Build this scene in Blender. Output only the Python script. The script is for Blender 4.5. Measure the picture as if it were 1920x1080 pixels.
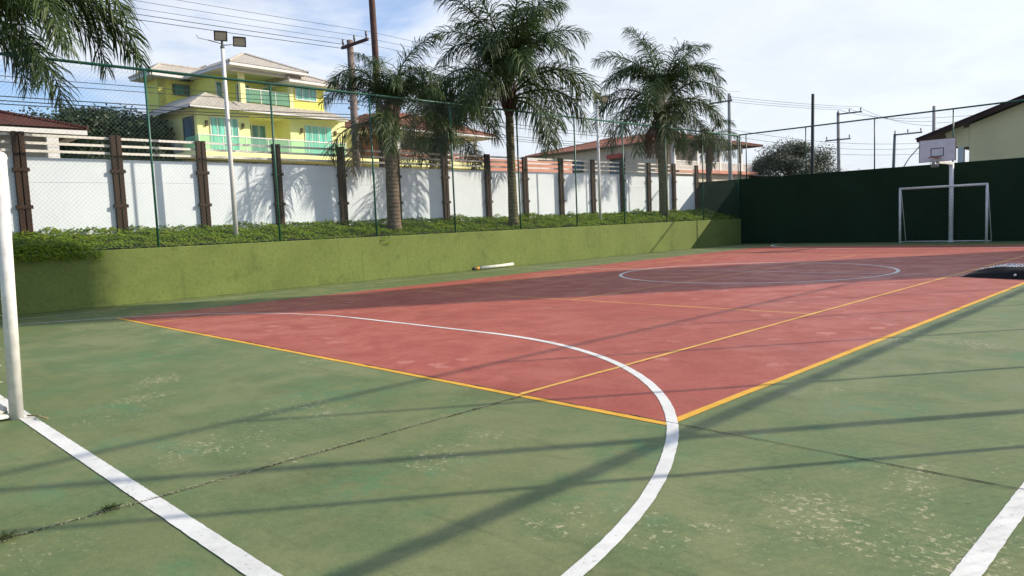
import bpy, math, random
from mathutils import Vector, Matrix, noise
random.seed(7)
R = math.radians
for o in list(bpy.data.objects): bpy.data.objects.remove(o)
S = bpy.context.scene
COL = S.collection

# ------------------------------------------------------------------ camera
cam = bpy.data.cameras.new('camera'); cam.sensor_width = 36; cam.lens = 1377.93/1920*36
cam.clip_start = .05; cam.clip_end = 3000
co = bpy.data.objects.new('camera', cam); COL.objects.link(co)
cr = Vector((0.70581235, 0.70723447, -0.04059976)); cu = Vector((-0.03371599, 0.09078473, 0.99529964)); cf = Vector((-0.70759604, 0.70112591, -0.08792209))
CAMLOC = Vector((2.6379, -3.9757, 1.3396))
m = Matrix((( cr.x, cu.x, -cf.x, CAMLOC.x), (cr.y, cu.y, -cf.y, CAMLOC.y), (cr.z, cu.z, -cf.z, CAMLOC.z), (0, 0, 0, 1)))
co.matrix_world = m
S.camera = co
S.render.resolution_x = 1024; S.render.resolution_y = 576
S.view_settings.view_transform = 'Standard'; S.view_settings.look = 'None'
S.view_settings.exposure = 0.24; S.view_settings.gamma = 1.0

# ------------------------------------------------------------------ sun and sky
SUN_EL = R(28); SUN_DIR = Vector((.615*math.cos(SUN_EL), .788*math.cos(SUN_EL), math.sin(SUN_EL))).normalized()
sd = bpy.data.lights.new('sun', 'SUN'); sd.energy = 5.0; sd.angle = R(.55); sd.color = (1, .90, .75)
so = bpy.data.objects.new('sun', sd); COL.objects.link(so)
so.rotation_euler = SUN_DIR.to_track_quat('Z', 'Y').to_euler(); so.location = (20, 20, 40)

W = bpy.data.worlds.new('World'); S.world = W; W.use_nodes = True
nt = W.node_tree; nt.nodes.clear()
def N(t, ty, **kw):
    n = t.nodes.new(ty)
    for k, v in kw.items():
        if k in n.inputs: n.inputs[k].default_value = v
        else: setattr(n, k, v)
    return n
L = nt.links.new
sky = N(nt, 'ShaderNodeTexSky'); sky.sky_type = 'NISHITA'; sky.sun_disc = False
sky.sun_elevation = SUN_EL; sky.sun_rotation = math.atan2(SUN_DIR.x, SUN_DIR.y); sky.air_density = 1.0; sky.dust_density = 1.2; sky.ozone_density = 1.5
bg1 = N(nt, 'ShaderNodeBackground'); bg1.inputs['Strength'].default_value = .15
vm = N(nt, 'ShaderNodeVectorMath', operation='MULTIPLY'); vm.inputs[1].default_value = (.80, .97, 1.22); L(sky.outputs[0], vm.inputs[0]); L(vm.outputs[0], bg1.inputs['Color'])
tc = N(nt, 'ShaderNodeTexCoord')
mp = N(nt, 'ShaderNodeMapping'); mp.inputs['Scale'].default_value = (1.3, 1.3, 4.2); mp.inputs['Rotation'].default_value = (.12, .2, .5)
L(tc.outputs['Generated'], mp.inputs['Vector'])
n1 = N(nt, 'ShaderNodeTexNoise'); n1.inputs['Scale'].default_value = 2.1; n1.inputs['Detail'].default_value = 7; n1.inputs['Roughness'].default_value = .55; n1.inputs['Distortion'].default_value = .5
L(mp.outputs[0], n1.inputs['Vector'])
# more cloud towards the right of the street (+Y side), bluer to the left
sp = N(nt, 'ShaderNodeSeparateXYZ'); L(tc.outputs['Generated'], sp.inputs[0])
ad = N(nt, 'ShaderNodeMath', operation='MULTIPLY_ADD'); L(sp.outputs['Y'], ad.inputs[0]); ad.inputs[1].default_value = .42; L(n1.outputs['Fac'], ad.inputs[2])
ad2 = N(nt, 'ShaderNodeMath', operation='MULTIPLY_ADD'); L(sp.outputs['X'], ad2.inputs[0]); ad2.inputs[1].default_value = .12; L(ad.outputs[0], ad2.inputs[2])
cr1 = N(nt, 'ShaderNodeMapRange'); cr1.inputs['From Min'].default_value = .44; cr1.inputs['From Max'].default_value = .66
cr1.interpolation_type = 'SMOOTHSTEP'
L(ad2.outputs[0], cr1.inputs['Value'])
cl = N(nt, 'ShaderNodeMapRange'); cl.inputs['To Min'].default_value = .16; cl.inputs['To Max'].default_value = .90; L(cr1.outputs[0], cl.inputs['Value'])
bg2 = N(nt, 'ShaderNodeBackground'); bg2.inputs['Color'].default_value = (.86, .90, .965, 1); bg2.inputs['Strength'].default_value = .95
n2 = N(nt, 'ShaderNodeTexNoise'); n2.inputs['Scale'].default_value = 3.4; n2.inputs['Detail'].default_value = 6; n2.inputs['Roughness'].default_value = .6; n2.inputs['Distortion'].default_value = .8
L(mp.outputs[0], n2.inputs['Vector'])
cb = N(nt, 'ShaderNodeMapRange'); cb.inputs['From Min'].default_value = .35; cb.inputs['From Max'].default_value = .65; cb.inputs['To Min'].default_value = .86; cb.inputs['To Max'].default_value = .97; L(n2.outputs['Fac'], cb.inputs['Value']); L(cb.outputs[0], bg2.inputs['Strength'])
mx = N(nt, 'ShaderNodeMixShader'); L(cl.outputs[0], mx.inputs['Fac']); L(bg1.outputs[0], mx.inputs[1]); L(bg2.outputs[0], mx.inputs[2])
wo = N(nt, 'ShaderNodeOutputWorld'); L(mx.outputs[0], wo.inputs['Surface'])

# ------------------------------------------------------------------ materials
def new_mat(name, rough=.7, spec=.3):
    M = bpy.data.materials.new(name); M.use_nodes = True
    t = M.node_tree; b = t.nodes['Principled BSDF']
    b.inputs['Roughness'].default_value = rough; b.inputs['Specular IOR Level'].default_value = spec
    return M, t, b
def mixc(t, fac, a, b_):
    n = t.nodes.new('ShaderNodeMix'); n.data_type = 'RGBA'
    for sock, v in ((n.inputs[0], fac), (n.inputs[6], a), (n.inputs[7], b_)):
        if hasattr(v, 'is_output'): t.links.new(v, sock)
        elif isinstance(v, (int, float)): sock.default_value = v
        else: sock.default_value = (*v, 1) if len(v) == 3 else v
    return n.outputs[2]
def tnoise(t, scale, detail=4, rough=.55, coord=None, sc=(1, 1, 1), dist=0, off=(0, 0, 0)):
    tcn = t.nodes.new('ShaderNodeTexCoord') if coord is None else None
    mpn = t.nodes.new('ShaderNodeMapping'); mpn.inputs['Scale'].default_value = sc; mpn.inputs['Location'].default_value = off
    t.links.new(tcn.outputs['Object'] if coord is None else coord, mpn.inputs['Vector'])
    n = t.nodes.new('ShaderNodeTexNoise'); n.inputs['Scale'].default_value = scale; n.inputs['Detail'].default_value = detail
    n.inputs['Roughness'].default_value = rough; n.inputs['Distortion'].default_value = dist
    t.links.new(mpn.outputs[0], n.inputs['Vector'])
    return n.outputs['Fac']
def ramp(t, v, a, b_, lo=0., hi=1.):
    n = t.nodes.new('ShaderNodeMapRange'); n.interpolation_type = 'SMOOTHSTEP'
    n.inputs['From Min'].default_value = a; n.inputs['From Max'].default_value = b_
    n.inputs['To Min'].default_value = lo; n.inputs['To Max'].default_value = hi
    t.links.new(v, n.inputs['Value']); return n.outputs[0]
def mul(t, a, b_, op='MULTIPLY'):
    n = t.nodes.new('ShaderNodeMath'); n.operation = op
    for i, v in enumerate((a, b_)):
        if hasattr(v, 'is_output'): t.links.new(v, n.inputs[i])
        else: n.inputs[i].default_value = v
    return n.outputs[0]
def bump(t, b, h, strength=.3, dist=.01):
    n = t.nodes.new('ShaderNodeBump'); n.inputs['Strength'].default_value = strength; n.inputs['Distance'].default_value = dist
    t.links.new(h, n.inputs['Height']); t.links.new(n.outputs[0], b.inputs['Normal'])
def simple(name, c, rough=.6, var=.12, scale=6, spec=.3, c2=None, bmp=0, bscale=40, metal=0, detail=5):
    M, t, b = new_mat(name, rough, spec)
    c2 = c2 or tuple(x*(1-var*2) for x in c)
    f = ramp(t, tnoise(t, scale, detail), .35, .7)
    t.links.new(mixc(t, f, c, c2), b.inputs['Base Color'])
    b.inputs['Metallic'].default_value = metal
    if bmp: bump(t, b, tnoise(t, bscale, 4), bmp, .01)
    return M

def spots(t, pts):
    """wear that is really there on the floor: soft round zones at given places (x, y, radius)"""
    tcn = t.nodes.new('ShaderNodeTexCoord'); acc = None
    for x, yy, r_ in pts:
        d = t.nodes.new('ShaderNodeVectorMath'); d.operation = 'DISTANCE'; t.links.new(tcn.outputs['Object'], d.inputs[0]); d.inputs[1].default_value = (x, yy, 0)
        f = ramp(t, d.outputs['Value'], 0, r_, 1, 0); acc = f if acc is None else mul(t, acc, f, 'MAXIMUM')
    return acc
def court_mat(name, base, base2, base3, chips, teal, red=False, wear=(), fresh=()):
    M, t, b = new_mat(name, .6, .36)
    big = tnoise(t, .30, 5, .62, dist=.4); mid = tnoise(t, 1.5, 7, .68, dist=.3); fine = tnoise(t, 26, 4, .7); grain = tnoise(t, 190, 2, .6)
    c = mixc(t, ramp(t, big, .38, .62), base, base2)
    c = mixc(t, ramp(t, mid, .42, .62, 0, .75), c, base3)
    c = mixc(t, ramp(t, tnoise(t, .8, 6, .7, off=(12, 4, 0)), .52, .70, 0, .5), c, tuple(x*.62 for x in base))
    # long scuffs and sweeping marks
    streak = tnoise(t, 2.0, 7, .75, sc=(.45, 3.6, 1), dist=.8); streak2 = tnoise(t, 2.3, 7, .75, sc=(3.4, .5, 1), dist=.8)
    c = mixc(t, ramp(t, streak, .53, .66, 0, .48), c, tuple(x*.58 for x in base))
    c = mixc(t, ramp(t, streak2, .57, .72, 0, .30), c, tuple(min(1, x*1.25) for x in base2))
    c = mixc(t, ramp(t, fine, .38, .78, 0, .25), c, tuple(min(1, x*1.5) for x in base2))
    tl = mul(t, ramp(t, tnoise(t, 1.15, 4, .6, off=(5, 2, 0)), .57, .68), ramp(t, tnoise(t, 6, 5, .65), .35, .6, .1, 1))
    if fresh: tl = mul(t, tl, mul(t, spots(t, fresh), ramp(t, tnoise(t, 5, 5, .7), .46, .56)), 'MAXIMUM')
    c = mixc(t, ramp(t, tnoise(t, 85, 5, .8), .40, .66, 0, .34), c, tuple(x*.55 for x in base))
    c = mixc(t, ramp(t, tnoise(t, 140, 3, .8, off=(6, 1, 0)), .58, .72, 0, .5), c, tuple(min(1, x*1.9+.03) for x in base2))
    c = mixc(t, mul(t, tl, .38), c, teal)
    if red:  # oval lighter patches where paint was touched up
        v = t.nodes.new('ShaderNodeTexVoronoi'); v.inputs['Scale'].default_value = 2.7; v.inputs['Randomness'].default_value = 1
        tcn = t.nodes.new('ShaderNodeTexCoord'); ns = t.nodes.new('ShaderNodeTexNoise'); ns.inputs['Scale'].default_value = 6; ns.inputs['Detail'].default_value = 4
        t.links.new(tcn.outputs['Object'], ns.inputs['Vector'])
        va = t.nodes.new('ShaderNodeVectorMath'); va.operation = 'MULTIPLY_ADD'; va.inputs[1].default_value = (.3, .3, 0)
        t.links.new(ns.outputs['Color'], va.inputs[0]); t.links.new(tcn.outputs['Object'], va.inputs[2]); t.links.new(va.outputs[0], v.inputs['Vector'])
        near = ramp(t, v.outputs['Distance'], .20, .27, 1, 0)
        some = ramp(t, tnoise(t, .45, 4, .6, off=(3, 8, 0)), .44, .56)
        sepc = t.nodes.new('ShaderNodeSeparateColor'); t.links.new(v.outputs['Color'], sepc.inputs[0])
        pick = ramp(t, sepc.outputs[0], .45, .50)
        c = mixc(t, mul(t, mul(t, near, some), mul(t, pick, .60)), c, (.50, .20, .165))
        c = mixc(t, ramp(t, tnoise(t, 34, 6, .75), .64, .72, 0, .45), c, (.5, .27, .23))
        c = mixc(t, mul(t, ramp(t, tnoise(t, 12, 6, .75, sc=(1, 2.5, 1)), .60, .66), ramp(t, tnoise(t, .7, 4, .6, off=(2, 2, 2)), .5, .62, 0, .6)), c, (.19, .045, .04))
    # flaked spots showing pale concrete, in clusters
    clu = ramp(t, tnoise(t, .50, 6, .66, off=(1.3, 7.1, 0)), .51, .64, 0, .9)
    if wear: clu = mul(t, clu, mul(t, spots(t, wear), ramp(t, tnoise(t, 2.2, 5, .7, off=(8, 8, 1)), .36, .56)), 'MAXIMUM')
    v1 = tnoise(t, 24, 8, .80); thr = t.nodes.new('ShaderNodeMath'); thr.operation = 'MULTIPLY_ADD'; t.links.new(clu, thr.inputs[0]); thr.inputs[1].default_value = .129; t.links.new(v1, thr.inputs[2])
    ch = mul(t, mul(t, ramp(t, thr.outputs[0], .655, .68), ramp(t, clu, .05, .4)), chips)
    c = mixc(t, mul(t, ch, .85), c, (.42, .385, .24))
    c = mixc(t, mul(t, ramp(t, tnoise(t, 55, 4, .7), .62, .68), ramp(t, clu, 0, 1, .06*chips, .55*chips)), c, (.40, .38, .25))
    c = mixc(t, ramp(t, tnoise(t, 60, 2, .5, off=(9, 9, 0)), .70, .75, 0, .8), c, (.025, .03, .018))
    t.links.new(c, b.inputs['Base Color'])
    t.links.new(ramp(t, mid, .3, .7, .46, .68), b.inputs['Roughness'])
    hn = t.nodes.new('ShaderNodeMath'); hn.operation = 'MULTIPLY_ADD'; t.links.new(grain, hn.inputs[0]); hn.inputs[1].default_value = .5; t.links.new(fine, hn.inputs[2])
    bump(t, b, hn.outputs[0], .35, .004)
    return M
WEAR = [(.9, -1.35, .75), (.45, -1.6, .45), (1.35, -1.0, .4), (-2.3, -1.3, 1.0), (-2.0, -2.1, .8), (-.75, -1.0, .5), (-1.0, -3.3, .5), (-1.35, -.6, .35), (-1.33, -1.9, .3), (-4.6, -1.5, .9), (2.0, -.6, .4), (-4, -.1, 1.3), (-8, -.2, 1.4)]
FRESH = [(-2.6, -.9, .9), (.2, -.55, .5), (.35, -1.2, .4), (-.6, -1.9, .5), (-6, -1.2, 1.2), (.9, 1.2, .6), (-1.9, -3.0, .5)]
M_green = court_mat('green_court_paint', (.128, .163, .052), (.182, .205, .082), (.085, .146, .056), 1.0, (.04, .19, .085), wear=WEAR, fresh=FRESH)
M_red = court_mat('red_court_paint', (.345, .072, .046), (.42, .112, .076), (.285, .058, .044), .16, (.30, .08, .07), True)
def line_mat(name, c, wear, thr=.60):
    M, t, b = new_mat(name, .65, .25)
    f = ramp(t, tnoise(t, 30, 6, .7), thr, thr+.1)
    cc = mixc(t, ramp(t, tnoise(t, 3, 5, .65), .4, .7), c, tuple(x*.80 for x in c))
    cc = mixc(t, ramp(t, tnoise(t, 70, 4, .7), .45, .8, 0, .3), cc, tuple(x*.6 for x in c))
    t.links.new(mixc(t, mul(t, f, .8), cc, wear), b.inputs['Base Color']); return M
M_white = line_mat('white_line_paint', (.72, .72, .69), (.33, .34, .24), .585)
M_yellow = line_mat('yellow_line_paint', (.74, .40, .045), (.40, .30, .12))
M_yold = line_mat('faded_yellow_line_paint', (.72, .43, .09), (.42, .2, .12), .54)
M_wthin = line_mat('thin_white_line_paint', (.62, .60, .52), (.26, .27, .18), .50)
M_crack = simple('dark_joint', (.012, .014, .010), .95)
M_earth = simple('ground_earth', (.16, .15, .11), .95, .25, .3, bmp=.3)
M_road = simple('asphalt', (.07, .07, .068), .9, .15, 2, bmp=.3)

def wall_mat(name, c, stain, bs=.8, bsc=55, rough=.85, amt=.8):
    M, t, b = new_mat(name, rough, .2)
    cc = mixc(t, ramp(t, tnoise(t, .8, 5, .6), .35, .7), c, tuple(x*.82 for x in c))
    cc = mixc(t, ramp(t, tnoise(t, 2.2, 6, .62, off=(3, 1, 7)), .56, .68, 0, amt*.55), cc, stain)
    cc = mixc(t, ramp(t, tnoise(t, 7, 5, .7, sc=(1, 1, .25)), .60, .72, 0, amt*.4), cc, stain)
    cc = mixc(t, ramp(t, tnoise(t, 14, 6, .75), .45, .68, 0, .55*amt), cc, stain)
    cc = mixc(t, ramp(t, tnoise(t, 30, 5, .75), .61, .68, 0, amt), cc, tuple(x*.45 for x in stain))
    cc = mixc(t, ramp(t, tnoise(t, 60, 3, .7, off=(3, 3, 3)), .60, .8, 0, .35), cc, tuple(min(1, x*1.5) for x in c))
    t.links.new(cc, b.inputs['Base Color'])
    cc = mixc(t, ramp(t, tnoise(t, 5, 6, .7, sc=(1, 1, .07), off=(4, 4, 4)), .55, .70, 0, amt*.45), cc, stain)
    t.links.new(cc, b.inputs['Base Color'])
    bump(t, b, tnoise(t, bsc, 4, .65), bs, .012)
    return M
M_retwall = wall_mat('green_roughcast', (.162, .205, .056), (.076, .108, .03), .55, 75)
M_farwall = wall_mat('dark_green_paint', (.015, .036, .016), (.018, .022, .013), .5, 60, .9, .5)
M_soil = simple('planter_soil', (.05, .055, .025), .95)

def panel_mat():
    M, t, b = new_mat('white_fence_panel', .62, .25)
    c = mixc(t, ramp(t, tnoise(t, .9, 4, .6), .35, .7), (.74, .80, .83), (.69, .75, .79))
    c = mixc(t, ramp(t, tnoise(t, 3.5, 6, .65, sc=(1, 1, .3)), .52, .75, 0, .35), c, (.62, .66, .66))
    t.links.new(c, b.inputs['Base Color']); return M
M_panel = panel_mat()
def wood_mat(name, c, c2):
    M, t, b = new_mat(name, .75, .25)
    t.links.new(mixc(t, ramp(t, tnoise(t, 9, 6, .6, sc=(3, 3, .25), dist=.5), .35, .65), c, c2), b.inputs['Base Color'])
    bump(t, b, tnoise(t, 22, 4, .6, sc=(3, 3, .2)), .4, .004); return M
M_brown = wood_mat('brown_painted_wood', (.060, .032, .020), (.030, .018, .013))
M_polewood = wood_mat('dark_pole_wood', (.115, .055, .04), (.05, .028, .022))
M_slat = simple('cream_slat', (.74, .71, .64), .6, .08, 3)
M_steelg = simple('green_painted_steel', (.020, .115, .075), .42, .2, 4, spec=.5)
M_wire = simple('green_wire', (.13, .19, .17), .5, .1, 2, spec=.4)
M_whitem = simple('white_painted_metal', (.76, .75, .72), .38, .06, 4, spec=.5)
M_goal = simple('chipped_white_goal_paint', (.74, .72, .68), .45, .10, 12, spec=.45)
M_blackm = simple('black_metal', (.012, .012, .013), .45, .1, 5, spec=.5)
M_lampglass = simple('floodlight_glass', (.62, .59, .44), .25, .1, 3, spec=.6)
M_conc = simple('pole_concrete', (.36, .35, .33), .85, .15, 3, bmp=.3)
M_conc2 = simple('weathered_grey_steel', (.16, .17, .17), .7, .15, 3)
M_cable = simple('cable_black', (.05, .055, .065), .6)
M_ins = simple('insulator', (.20, .19, .20), .4, spec=.5)
M_netblk = simple('black_netting', (.008, .008, .009), .8)
M_netgrey = simple('grey_net_cord', (.55, .55, .58), .8)
M_netgoal = simple('green_net_cord', (.045, .075, .05), .8)
M_nylon = simple('cream_net_cord', (.62, .60, .42), .7)
M_sack = simple('white_sack', (.62, .61, .58), .8, .15, 9, bmp=.5, bscale=25)
M_orange = simple('orange_tape', (.62, .32, .07), .5)

def tile_mat(name, c, c2, sc=16, axis='X'):
    M, t, b = new_mat(name, .85, .15)
    f = ramp(t, tnoise(t, 5, 5, .7), .35, .68)
    f2 = ramp(t, tnoise(t, 14, 2, .5, sc=(1, .6, 1)), .45, .6, 0, .6)
    cc = mixc(t, f, c, c2); cc = mixc(t, f2, cc, tuple(x*.7 for x in c2))
    t.links.new(cc, b.inputs['Base Color'])
    w = t.nodes.new('ShaderNodeTexWave'); w.bands_direction = axis; w.inputs['Scale'].default_value = sc/6.283*2; w.inputs['Distortion'].default_value = .6; w.inputs['Detail'].default_value = 1
    tcn = t.nodes.new('ShaderNodeTexCoord'); t.links.new(tcn.outputs['Object'], w.inputs['Vector'])
    bump(t, b, w.outputs['Fac'], .9, .05)
    return M
M_tilegrey = tile_mat('weathered_grey_roof_tiles', (.74, .68, .60), (.58, .53, .47))
M_tilered = tile_mat('terracotta_roof_tiles', (.52, .21, .14), (.34, .13, .09))
M_tiledark = tile_mat('old_dark_red_roof_tiles', (.17, .05, .035), (.08, .035, .028))
M_yel = simple('bright_yellow_house_paint', (.88, .83, .17), .8, .04, .6)
M_yelp = simple('pale_yellow_house_paint', (.90, .87, .40), .8, .04, .6)
M_cream = simple('cream_house_paint', (.70, .62, .42), .85, .05, .6)
M_cream2 = simple('beige_house_paint', (.60, .54, .43), .85, .06, 1.5)
M_butter = simple('butter_yellow_paint', (.92, .76, .40), .85, .05, 1)
M_tower = simple('grey_plaster', (.5, .48, .44), .9)
M_pinkw = simple('salmon_paint', (.62, .28, .20), .8, .08, 1.2)
M_redbrown = simple('red_brown_plaster', (.30, .12, .07), .8, .15, 1.5)
M_trim = simple('white_trim', (.74, .72, .68), .6, .05, 2)
M_fascia = simple('dark_red_brown_fascia', (.065, .022, .018), .6, .1, 2)
M_soffit = simple('brown_soffit', (.15, .10, .07), .8, .1, 2)
M_sign = simple('sign_board_white', (.62, .60, .52), .7, .12, 3)
M_text = simple('dark_lettering', (.02, .02, .025), .6)
M_dark = simple('dark_opening', (.02, .018, .016), .7)
M_awn = simple('red_awning', (.45, .05, .04), .7)
M_ac = simple('air_conditioner_grey', (.30, .32, .34), .5)
def glass_mat(name, c, rough=.08, streak=True):
    M, t, b = new_mat(name, rough, .6)
    cc = mixc(t, ramp(t, tnoise(t, 6, 3, .5, sc=(1, 1, .08)), .35, .65), c, tuple(x*.45 for x in c))
    t.links.new(cc, b.inputs['Base Color']); return M
M_teal = glass_mat('teal_curtained_glass', (.20, .64, .52))
M_teald = glass_mat('dark_teal_glass', (.04, .24, .19))
M_blueg = glass_mat('blue_window_glass', (.10, .17, .26))
def rail_glass():
    M, t, b = new_mat('green_balustrade_glass', .05, .5)
    b.inputs['Base Color'].default_value = (.42, .74, .60, 1)
    tr = t.nodes.new('ShaderNodeBsdfTransparent'); tr.inputs[0].default_value = (.74, .92, .84, 1)
    ms = t.nodes.new('ShaderNodeMixShader'); ms.inputs[0].default_value = .24
    out = t.nodes['Material Output']
    t.links.new(tr.outputs[0], ms.inputs[1]); t.links.new(b.outputs[0], ms.inputs[2]); t.links.new(ms.outputs[0], out.inputs['Surface']); return M
M_railg = rail_glass()

def leaf_mat(name, c, c2, c3, scale=1.5, trans=.25, rough=.5, spec=.35):
    M, t, b = new_mat(name, rough, spec)
    cc = mixc(t, ramp(t, tnoise(t, scale, 3, .6), .38, .64), c, c2)
    cc = mixc(t, ramp(t, tnoise(t, scale*8, 3, .6), .5, .75, 0, .7), cc, c3)
    t.links.new(cc, b.inputs['Base Color'])
    tr = t.nodes.new('ShaderNodeBsdfTranslucent'); t.links.new(cc, tr.inputs[0])
    ms = t.nodes.new('ShaderNodeMixShader'); ms.inputs[0].default_value = trans
    out = t.nodes['Material Output']; t.links.new(b.outputs[0], ms.inputs[1]); t.links.new(tr.outputs[0], ms.inputs[2]); t.links.new(ms.outputs[0], out.inputs['Surface'])
    return M
M_palm = leaf_mat('palm_leaf', (.030, .060, .016), (.060, .095, .022), (.12, .15, .04), 1.3, .28, .5, .28)
M_palmold = leaf_mat('yellowing_palm_leaf', (.10, .09, .03), (.16, .10, .035), (.22, .16, .07), 1.3, .22)
M_dead = leaf_mat('dry_palm_leaf', (.20, .11, .05), (.13, .07, .035), (.28, .18, .09), 1.3, .1, .8, .1)
M_rachis = simple('palm_leaf_stalk', (.10, .11, .04), .6)
M_ground = leaf_mat('ground_cover_leaf', (.19, .27, .022), (.11, .20, .02), (.34, .38, .05), 2.2, .38, .6, .15)
M_tree = leaf_mat('dark_broad_leaf', (.016, .032, .010), (.024, .044, .013), (.036, .060, .018), .5, .15)
M_tree2 = leaf_mat('grey_green_broad_leaf', (.075, .088, .055), (.10, .115, .065), (.16, .17, .10), .5, .2)
M_weed = leaf_mat('weed_leaf', (.05, .085, .02), (.10, .12, .03), (.15, .16, .05), 20, .2)
def trunk_mat(name, c, c2, ring=9):
    M, t, b = new_mat(name, .9, .1)
    w = t.nodes.new('ShaderNodeTexWave'); w.bands_direction = 'Z'; w.inputs['Scale'].default_value = ring/3.0; w.inputs['Distortion'].default_value = 2.2; w.inputs['Detail'].default_value = 3; w.inputs['Detail Scale'].default_value = 2
    tcn = t.nodes.new('ShaderNodeTexCoord'); t.links.new(tcn.outputs['Object'], w.inputs['Vector'])
    cc = mixc(t, ramp(t, tnoise(t, 8, 5, .65), .35, .65), c, c2)
    cc = mixc(t, ramp(t, w.outputs['Fac'], .5, .95, 0, .45), cc, tuple(x*.5 for x in c2))
    t.links.new(cc, b.inputs['Base Color']); bump(t, b, w.outputs['Fac'], .5, .02); return M
M_trunk = trunk_mat('palm_trunk_bark', (.20, .15, .11), (.10, .075, .055))
M_trunkg = trunk_mat('mossy_palm_trunk_bark', (.17, .16, .08), (.09, .08, .05))
M_bark = simple('tree_bark', (.09, .07, .05), .95, .2, 6)

# ------------------------------------------------------------------ mesh helpers
class MB:
    def __init__(s): s.v = []; s.f = []; s.sm = []
    def quad(s, a, b, c, d): i = len(s.v); s.v += [a, b, c, d]; s.f.append((i, i+1, i+2, i+3)); return s
    def tri(s, a, b, c): i = len(s.v); s.v += [a, b, c]; s.f.append((i, i+1, i+2)); return s
    def box(s, x0, x1, y0, y1, z0, z1, bev=0):
        if bev:
            return s._bbox(min(x0, x1), max(x0, x1), min(y0, y1), max(y0, y1), min(z0, z1), max(z0, z1), bev)
        i = len(s.v)
        s.v += [(x, y, z) for z in (z0, z1) for y in (y0, y1) for x in (x0, x1)]
        s.f += [(i, i+2, i+3, i+1), (i+4, i+5, i+7, i+6), (i, i+1, i+5, i+4), (i+2, i+6, i+7, i+3), (i, i+4, i+6, i+2), (i+1, i+3, i+7, i+5)]
        return s
    def _bbox(s, x0, x1, y0, y1, z0, z1, b):
        i = len(s.v)   # chamfered on vertical edges and top edges
        def ring(z, o): return [(x0+b+o, y0+o, z), (x1-b-o, y0+o, z), (x1-o, y0+b+o, z), (x1-o, y1-b-o, z), (x1-b-o, y1-o, z), (x0+b+o, y1-o, z), (x0+o, y1-b-o, z), (x0+o, y0+b+o, z)]
        rs = [ring(z0, 0), ring(z1-b, 0), ring(z1, b*.7)]
        for r in rs: s.v += r
        for k in range(2):
            for j in range(8): a = i+k*8+j; c = i+k*8+(j+1) % 8; s.f.append((a, c, c+8, a+8))
        s.f.append(tuple(i+16+j for j in range(8))); s.f.append(tuple(i+7-j for j in range(8)))
        return s
    def obox(s, c, ax, ay, az):  # oriented box: centre, half vectors
        c, ax, ay, az = map(Vector, (c, ax, ay, az)); i = len(s.v)
        s.v += [tuple(c+ax*x+ay*y+az*z) for z in (-1, 1) for y in (-1, 1) for x in (-1, 1)]
        s.f += [(i, i+2, i+3, i+1), (i+4, i+5, i+7, i+6), (i, i+1, i+5, i+4), (i+2, i+6, i+7, i+3), (i, i+4, i+6, i+2), (i+1, i+3, i+7, i+5)]
        return s
    def tube(s, pts, r, n=8, cap=True):
        pts = [Vector(p) for p in pts]; rr = r if isinstance(r, (list, tuple)) else [r]*len(pts); base = len(s.v); ref = None
        for k, p in enumerate(pts):
            d = (pts[min(k+1, len(pts)-1)]-pts[max(k-1, 0)]).normalized()
            if ref is None: ref = Vector((0, 0, 1)) if abs(d.z) < .9 else Vector((1, 0, 0))
            a = d.cross(ref).normalized(); b = d.cross(a); ref = -b if False else ref
            if abs(d.dot(ref)) > .95: ref = a; a = d.cross(ref).normalized(); b = d.cross(a)
            s.v += [tuple(p+(a*math.cos(2*math.pi*j/n)+b*math.sin(2*math.pi*j/n))*rr[k]) for j in range(n)]
        for k in range(len(pts)-1):
            for j in range(n): a = base+k*n+j; c = base+k*n+(j+1) % n; s.f.append((a, c, c+n, a+n))
        if cap: s.f.append(tuple(base+j for j in range(n))[::-1]); s.f.append(tuple(base+(len(pts)-1)*n+j for j in range(n)))
        return s
    def build(s, name, mat, parent=None, smooth=False, origin=None):
        me = bpy.data.meshes.new(name); me.from_pydata([tuple(v) for v in s.v], [], s.f)
        me.materials.append(mat); me.validate(); me.update()
        if smooth: me.polygons.foreach_set('use_smooth', [True]*len(me.polygons))
        o = bpy.data.objects.new(name, me); COL.objects.link(o)
        if parent: o.parent = parent
        return o
def tag(o, label=None, cat=None, group=None, kind=None):
    for k, v in (('label', label), ('category', cat), ('group', group), ('kind', kind)):
        if v: o[k] = v
    return o
def empty(name, loc=(0, 0, 0), rz=0, label=None, cat=None, group=None):
    o = bpy.data.objects.new(name, None); COL.objects.link(o); o.location = loc; o.rotation_euler = (0, 0, rz); o.empty_display_size = .2
    return tag(o, label, cat, group)
def struct(name, mb, mat, smooth=False): return tag(mb.build(name, mat, None, smooth), kind='structure')
def copy_tree(o, parent=None):
    c = o.copy(); COL.objects.link(c)
    if parent: c.parent = parent
    for ch in o.children: copy_tree(ch, c)
    return c

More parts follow.
